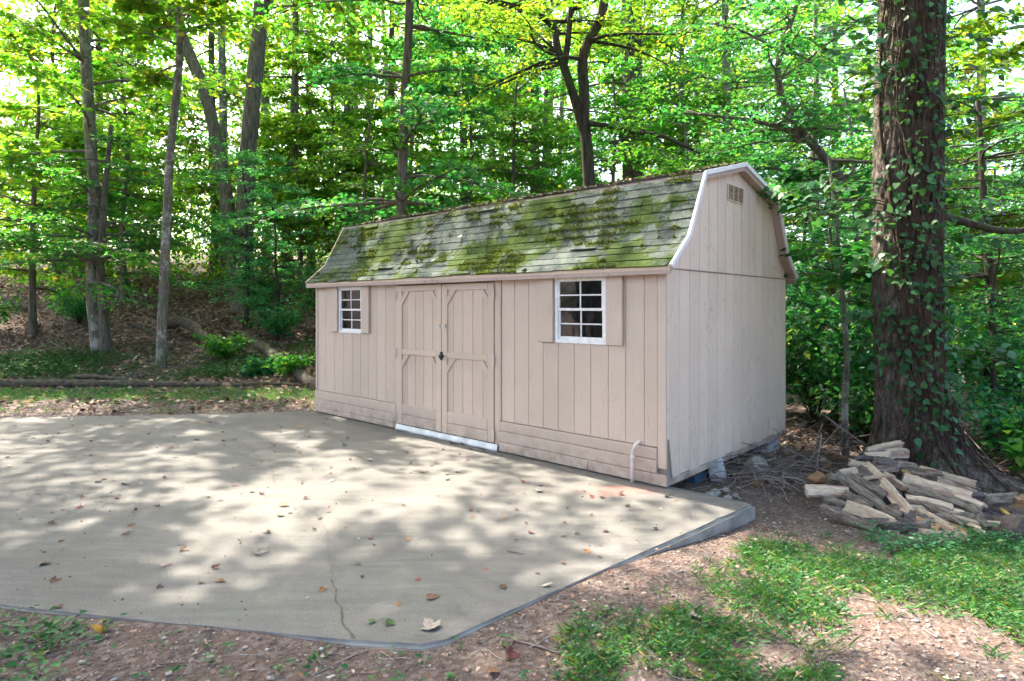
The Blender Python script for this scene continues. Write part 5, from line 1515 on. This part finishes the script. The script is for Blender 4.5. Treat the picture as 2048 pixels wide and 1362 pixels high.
# green strip and patches before the bank
x, y = rng.uniform(-11, -2.6, 16000), rng.uniform(9.3, 14.6, 16000)
d1 = smooth(10.2, 10.7, y) * (1 - smooth(11.1, 11.5, y)) * 0.55 + smooth(11.8, 12.4, y) * (1 - smooth(13.0, 13.9, y)) * np.clip(0.4 + 0.9 * wob(x, y, 1.1, 2.2), 0, 1) * smooth(-4.6, -6.0, x) + 0.05
k = rng.uniform(0, 1, 16000) < d1
tufts('bank_grass', x[k], y[k], 7, 0.09, M['grass'], 'short grass growing along the foot of the bank', lean=0.8)
k = rng.uniform(0, 1, 16000) < d1 * smooth(11.6, 12.2, y)
tufts('bank_weeds', x[k], y[k], 7, 0.15, M['weed'], 'feathery green weeds covering the foot of the bank', OVAL, 0.07, sz=0.06)
x, y = rng.uniform(-5.2, -2.5, 1800), rng.uniform(13, 15.5, 1800)
tufts('shed_side_grass', x, y, 7, 0.10, M['grass'], 'green grass patch past the far shed corner', lean=0.8)
# twig heap at the gable, and twigs over the ground
bag = Bag()
for k in range(430):
    c = np.array([2.45 + rng.normal(0, 0.42), 6.35 + rng.normal(0, 0.38), 0])
    c[2] = float(gz(c[0], c[1])) + abs(rng.normal(0, 0.10)) * max(0, 1 - abs(c[0] - 2.4) / 1.2)
    if in_shed(c[:1], c[1:2])[0]: continue
    a = rng.uniform(0, 6.28); l = rng.uniform(0.15, 0.6); b = rng.normal(0, 0.8)
    t = np.linspace(-0.5, 0.5, 6)
    pth = c + np.stack([np.cos(a + b * t) * l * t, np.sin(a + b * t) * l * t, 0.12 * l * (0.25 - t * t) * rng.uniform(0, 4) + t * rng.normal(0, 0.08)], 1)
    bag.add(*tube(pth, rng.uniform(0.0015, 0.005), 4))
tag(link('brushwood', bag.mesh('brushwood'), None, M['twig']), 'heap of dry thin twigs and roots beside the gable wall', None, None, 'stuff')
bag = Bag()
x, y = fan(900, 1.8, 7.0, -0.9, 0.95, 0.8)
x2, y2 = rng.uniform(3.0, 8, 220), rng.uniform(6.6, 9, 220)
x, y = np.r_[x, x2], np.r_[y, y2]
ok = ~in_slab(x, y) & ~in_shed(x, y)
for cx, cy_ in zip(x[ok], y[ok]):
    l = rng.uniform(0.03, 0.16) if cy_ < 6.6 else rng.uniform(0.2, 0.9); a = rng.uniform(0, 6.28)
    up_ = 0 if cy_ < 6.6 else rng.uniform(0, 0.8) * l
    t = np.linspace(-0.5, 0.5, 4)
    z = float(gz(cx, cy_)) + 0.008
    pth = np.stack([cx + np.cos(a) * l * t + rng.normal(0, .006, 4), cy_ + np.sin(a) * l * t + rng.normal(0, .006, 4), np.full(4, z) + up_ * (t + 0.5)], 1)
    bag.add(*tube(pth, rng.uniform(0.001, 0.003) if cy_ < 6.6 else rng.uniform(0.003, 0.008), 4))
tag(link('twig_litter', bag.mesh('twig_litter'), None, M['twig']), 'small dead twigs strewn over the soil', None, None, 'stuff')
def stick(label, P, r, mat='twig', parent=None):
    Q = np.array(P, float)
    V, F_ = tube(resample(Q, 10) - Q[0], np.linspace(r, r * 0.5, 10), 6)
    o = tag(link('stick', np_mesh('stick', V, F_, None, True), None, M[mat]), label, 'stick', 'loose sticks')
    o.location = tuple(Q[0])
    return o
stick('short dark stick lying on the slab among red leaves', [(-0.03, 4.03, 0.008), (0.03, 3.99, 0.012), (0.08, 3.97, 0.008)], 0.006)
stick('pale stick sticking out of the grass before the woodpile', [(2.9, 4.55, -0.10), (3.05, 4.35, -0.085), (3.22, 4.18, -0.07)], 0.008)
stick('thin dark stick below the end of the slab crack', [(-0.72, 2.88, -0.02), (-0.80, 2.78, -0.012), (-0.88, 2.70, -0.02)], 0.004)
stick('dark twig on the soil near the slab tip', [(0.02, 2.98, -0.015), (0.14, 2.92, -0.012), (0.24, 2.87, -0.02)], 0.004)
sw_ = lambda u, v, z: tuple(SHED_O + Vector((0.7379 * U(u) + 0.6749 * v, -0.6749 * U(u) + 0.7379 * v, z)))
stick('thin fallen branch hanging over the roof slope above the doors', [sw_(3.35, 0.75, 2.96), sw_(3.42, 0.53, 2.89), sw_(3.62, 0.42, 2.68), sw_(3.85, 0.30, 2.46), sw_(3.90, 0.24, 2.34)], 0.008)

# fallen leaves on the slab, one by one
LEAF = [(-0.41, 3.09, 0.13, 'pale big pointed'), (0.20, 3.53, 0.08, 'pale'), (-1.63, 4.00, 0.10, 'pale star'), (-2.89, 3.83, 0.08, 'b'), (-2.15, 4.05, 0.07, 'b'), (-1.07, 3.48, 0.06, 'o'), (-2.66, 3.60, 0.07, 'b'), (-1.70, 3.59, 0.08, 'o'), (-1.81, 3.77, 0.06, 'b'), (-0.43, 3.39, 0.08, 'b'), (-0.61, 3.31, 0.06, 'o'), (-0.62, 3.12, 0.07, 'g'), (-0.71, 3.12, 0.05, 'g'), (0.15, 3.70, 0.05, 'b'), (-0.55, 3.61, 0.05, 'r'), (-2.07, 3.13, 0.06, 'y'), (-2.41, 3.28, 0.06, 'b'), (-2.00, 3.51, 0.05, 'p'), (-3.88, 7.00, 0.10, 'b'), (-3.57, 6.54, 0.08, 'b'), (-2.80, 8.16, 0.08, 'y'), (-5.88, 8.26, 0.07, 'y'), (-5.71, 7.77, 0.06, 'y'), (-3.33, 7.83, 0.08, 'pale'), (-1.66, 5.64, 0.08, 'pale'), (-1.48, 6.43, 0.10, 'pale'), (-1.84, 4.95, 0.08, 'o'), (-1.77, 4.71, 0.07, 'g'), (-2.47, 5.50, 0.06, 'r'), (-2.13, 5.27, 0.06, 'r'), (-1.72, 5.13, 0.06, 'r'), (-1.45, 4.66, 0.06, 'b'), (-1.73, 4.36, 0.06, 'b'), (-2.72, 4.34, 0.06, 'b'), (-2.77, 4.50, 0.06, 'b'), (-3.38, 4.54, 0.07, 'b'), (-3.29, 5.14, 0.07, 'r'), (-4.03, 5.24, 0.06, 'b'), (-3.60, 5.17, 0.06, 'b'), (-3.78, 5.63, 0.08, 'pale'), (-3.48, 5.55, 0.08, 'pale'), (-3.36, 5.58, 0.08, 'pale'), (-4.99, 6.33, 0.08, 'pale'), (-5.04, 6.19, 0.08, 'pale'), (-5.35, 6.54, 0.06, 'b'), (-3.78, 5.72, 0.08, 'b'), (-3.23, 5.74, 0.06, 'b'), (-3.33, 6.43, 0.06, 'r'), (-0.86, 5.95, 0.06, 'b'), (-1.04, 6.27, 0.06, 'r'), (-0.81, 6.19, 0.06, 'r'), (0.10, 5.61, 0.06, 'r'), (0.23, 5.34, 0.08, 'pale'), (0.25, 5.50, 0.06, 'b'), (0.67, 5.16, 0.06, 'r'), (0.76, 5.16, 0.06, 'b'), (0.93, 5.24, 0.07, 'b'), (1.30, 5.17, 0.07, 'b'), (1.35, 5.09, 0.05, 'o'), (0.92, 4.94, 0.06, 'b'), (0.59, 3.71, 0.04, 'r'), (-0.05, 4.66, 0.05, 'o'), (0.39, 4.57, 0.05, 'r'), (0.36, 4.29, 0.05, 'b'), (0.46, 4.34, 0.05, 'g'), (0.66, 4.38, 0.05, 'b'), (0.49, 4.02, 0.06, 'o'), (0.32, 3.84, 0.04, 'o'), (-0.16, 3.75, 0.05, 'r'), (-0.05, 3.52, 0.06, 'b'), (0.13, 4.36, 0.06, 'b'), (-0.32, 4.83, 0.06, 'r'), (-0.30, 4.68, 0.05, 'o'), (0.04, 4.85, 0.05, 'b'), (0.03, 4.72, 0.04, 'r'), (0.61, 4.73, 0.05, 'b'), (-0.97, 4.25, 0.05, 'o'), (-0.72, 4.23, 0.06, 'o'), (-0.92, 4.12, 0.03, 'r'), (0.07, 5.74, 0.04, 'b'), (-0.17, 6.31, 0.06, 'pale'), (-0.62, 5.89, 0.06, 'pale'), (-1.16, 6.76, 0.06, 'r'), (-0.93, 7.45, 0.08, 'pale'), (-0.69, 7.18, 0.06, 'r'), (-0.57, 7.15, 0.06, 'r'), (-1.98, 8.47, 0.08, 'y'), (-1.42, 7.48, 0.06, 'b'), (-2.24, 7.48, 0.06, 'b'), (-1.93, 7.13, 0.07, 'g'), (-1.69, 6.43, 0.06, 'b'), (-2.32, 6.76, 0.06, 'r'), (-4.23, 7.21, 0.06, 'b'), (-3.78, 7.39, 0.08, 'b'), (-3.44, 7.34, 0.08, 'y'), (-3.32, 7.39, 0.08, 'b'), (-4.17, 8.51, 0.07, 'b'), (-4.32, 8.47, 0.07, 'o'), (-5.41, 8.40, 0.06, 'g'), (-7.01, 8.78, 0.06, 'b'), (-6.65, 8.26, 0.06, 'd'), (-5.81, 7.48, 0.05, 'd'), (-5.48, 7.29, 0.07, 'o'), (-5.00, 7.31, 0.06, 'b'), (-4.88, 7.68, 0.06, 'pale')]
def dry_mesh(shape, seed):
    rg = random.Random(seed)
    T, F_ = shape
    cu, cv = rg.uniform(0.15, 0.55), rg.uniform(-0.1, 0.45)
    V = [(p[0], p[1] - 0.5, cu * (2 * p[0]) ** 2 * 0.5 + cv * (p[1] - 0.45) ** 2 + 0.06 * rg.random() + 0.02) for p in T]
    me = bpy.data.meshes.new('fallen_leaf')
    me.from_pydata(V, [], F_.tolist())
    return me
DS = [OVAL, LOBE, LOBE, HEART, OVAL, LOBE]
CACHE = {}
NM = dict(b='brown', o='orange-brown', r='reddish', y='yellow', g='green', p='purplish', d='dark', w='pale dried')
def dry(x, y, z, size, key, label, group, rg, tilt=0.15):
    v = rg.randrange(6)
    if (key, v) not in CACHE:
        me = dry_mesh(DS[v], v); me.materials.append(DRY[key]); CACHE[key, v] = me
    o = bpy.data.objects.new('fallen_leaf', CACHE[key, v]); COL.objects.link(o)
    o.location = (x, y, z + 0.002); o.scale = (size, size, size * rg.uniform(0.6, 1.4)); o.rotation_euler = (rg.gauss(0, tilt), rg.gauss(0, tilt), rg.uniform(0, 6.28))
    return tag(o, label, 'leaf', group)
rg = random.Random(4)
def where(x, y):
    if y < 3.9: return 'on the near strip of slab'
    if y > 7: return 'on the far part of the slab'
    if x < -2.6: return 'on the slab away from the shed'
    if x > -0.2: return 'on the slab before the gable-side window'
    return 'on the slab before the doors'
for i, (x, y, s, k) in enumerate(LEAF):
    big_ = k.startswith('pale big'); key = 'w' if k.startswith('pale') else k
    lab = 'largest pale pointed leaf on the slab near its tip' if big_ else 'star-shaped pale leaf lying in the middle of the slab' if 'star' in k else NM[key] + ' fallen leaf ' + where(x, y)
    dry(x, y, 0, s * 0.92, key, lab, 'fallen leaves on the slab', rg)
for i in range(190):
    y = 3.3 + 5.6 * rg.random() ** 0.7; x = rg.uniform(-0.8 * y, 1.2)
    if not in_slab(np.array([x]), np.array([y]))[0] or in_shed(np.array([x]), np.array([y]))[0]: continue
    key = rg.choice('bbbrodpw')
    dry(x, y, 0, rg.uniform(0.02, 0.05), key, 'small ' + NM[key] + ' leaf scrap ' + where(x, y), 'leaf scraps on the slab', rg)
for (x, y, s, k, lab) in [(1.95, 4.75, 0.06, 'r', 'red-brown leaf on the soil beside the slab corner'), (0.0, 2.85, 0.08, 'r', 'red leaf leaning on the slab edge near the tip'), (-0.08, 2.72, 0.09, 'o', 'tan leaf on the soil below the slab tip'),
                          (1.72, 4.15, 0.10, 'o', 'broad tan leaf on the soil by the slab edge'), (1.75, 3.55, 0.08, 'r', 'rust leaf standing in the grass patch'), (-2.05, 3.05, 0.09, 'y', 'bright yellow leaf at the slab edge beside weeds'),
                          (-1.75, 2.45, 0.10, 'o', 'tan leaf on the sunny gravel near the camera'), (0.20, 2.6, 0.07, 'g', 'green leaf on the soil in front of the slab tip'), (0.95, 3.2, 0.09, 'w', 'pale leaf scrap at the edge of the grass'), (1.05, 2.9, 0.06, 'p', 'purple-brown leaf on bare soil beside the grass')]:
    dry(x, y, float(gz(x, y)) + 0.01, s, k, lab, 'fallen leaves on the soil', rg, 0.3)
# leaves caught on the roof
for (u, v, z, k) in [(4.75, -0.10, 1.985, 'w'), (4.42, 0.02, 2.09, 'w'), (3.25, 0.10, 2.17, 'w'), (3.05, -0.10, 1.98, 'w'), (2.35, -0.10, 1.98, 'w'), (1.55, -0.105, 1.975, 'w'), (3.6, 0.12, 2.18, 'g'), (4.3, 0.06, 2.13, 'w'), (3.0, 0.33, 2.47, 'w'), (5.4, -0.02, 2.05, 'w')]:
    p = sw_(u, v - 0.02, z)
    dry(p[0], p[1], p[2], 0.075, k, 'pale dried leaf caught on the roof shingles' if k == 'w' else 'green leaf caught on the roof shingles', 'leaves caught on the roof', rg, 0.5)
# ridge debris
bag = Bag()
m = 700
u_ = rng.uniform(-0.05, 5.95, m); v_ = rng.uniform(0.58, 1.5, m) ** 1.0
P = np.array([sw_(a, b, roofz(b) + 0.022) for a, b in zip(u_, v_)])
V, F = leaves(P, rng.normal(0, 1, (m, 3)) * np.array([1, 1, 0.3]), np.array([0, 0, 1.0]) + rng.normal(0, 0.4, (m, 3)), rng.uniform(0.03, 0.08, m), OVAL)
tag(link('roof_litter', np_mesh('roof_litter', V, F), None, M['litter']), 'dry leaves and twigs gathered along the roof ridge', None, None, 'stuff')
# moss cushions along the lower edges of the shingles and spreading over them
m = 60000
u_ = rng.uniform(0.0, 5.95, m)
ci = rng.integers(0, NCO, m)
s_ = np.clip(-0.018 + ci * EXPO + np.where(rng.uniform(0, 1, m) < 0.55, np.abs(rng.normal(0, 0.012, m)), rng.uniform(0, EXPO, m)), 0.0, TOT)
den = wob(u_, s_ * 2.2, 2.7, 1.3) + 0.7 * wob(u_ * 1.0, s_ * 1.6, 9.0, 2.0) + 0.35 * wob(u_, s_, 27.0, 0.4) + 0.35 * smooth(4.2, 0.8, u_)
k = den > 0.50
P = np.array([sw_(a, on(b)[0] - 0.012, on(b)[1] + 0.009) for a, b in zip(u_[k], s_[k])])
m = len(P)
nv = np.array([-0.6749 * 0.85, -0.7379 * 0.85, 0.5])
V, F = leaves(P, nv + rng.normal(0, 0.8, (m, 3)), rng.normal(0, 1, (m, 3)), rng.uniform(0.007, 0.017, m), (OVAL[0] * np.array([2.4, 1, 1]), OVAL[1]))
tag(link('roof_moss', np_mesh('roof_moss', V, F), None, M['moss']), 'green moss cushions growing over the roof shingles', None, None, 'stuff')
# crumbs of bark, seed and leaf on the slab, thicker in drifts and along the wall
m = 9000
x = rng.uniform(-7.5, 1.9, m); y = rng.uniform(3.0, 9.4, m)
dw = (x - 1.36) * -0.6749 + (y - 5.45) * -0.7379                      # distance out from the front wall
keep = in_slab(x, y) & (dw > 0.05) & (rng.uniform(0, 1, m) < 0.05 + 0.9 * np.clip(wob(x, y, 1.5, 7.0) - 0.25, 0, 1) + 0.5 * np.exp(-dw / 0.12) + 0.5 * np.exp(-((x + 3.1) ** 2 + (y - 4.6) ** 2) / 0.9))
x, y = x[keep], y[keep]; m = len(x)
P = np.stack([x, y, np.full(m, 0.004)], 1)
V, F = leaves(P, rng.normal(0, 1, (m, 3)) * np.array([1, 1, 0.3]), np.array([0, 0, 1.0]) + rng.normal(0, 0.4, (m, 3)), rng.uniform(0.005, 0.022, m), OVAL)
tag(link('slab_debris', np_mesh('slab_debris', V, F), None, M['crumb']), 'fine crumbs of bark and dry leaf strewn on the slab', None, None, 'stuff')

# glimpse of a pool down the slope
pz = -3.05
o = MB().box(-6.0, 6.0, -2.0, 2.2, -0.5, 0.0).build('pool_deck', M['deck']); o.location = (19.6, 24.5, pz); tag(o, 'pale paved surround of a far pool', None, None, 'structure')
o = MB().box(-4.5, 4.5, -1.4, 1.4, 0.004, 0.03).build('pool_water', M['pool']); o.location = (19.6, 24.3, pz); tag(o, 'bright blue water glimpsed through the thicket', None, None, 'structure')
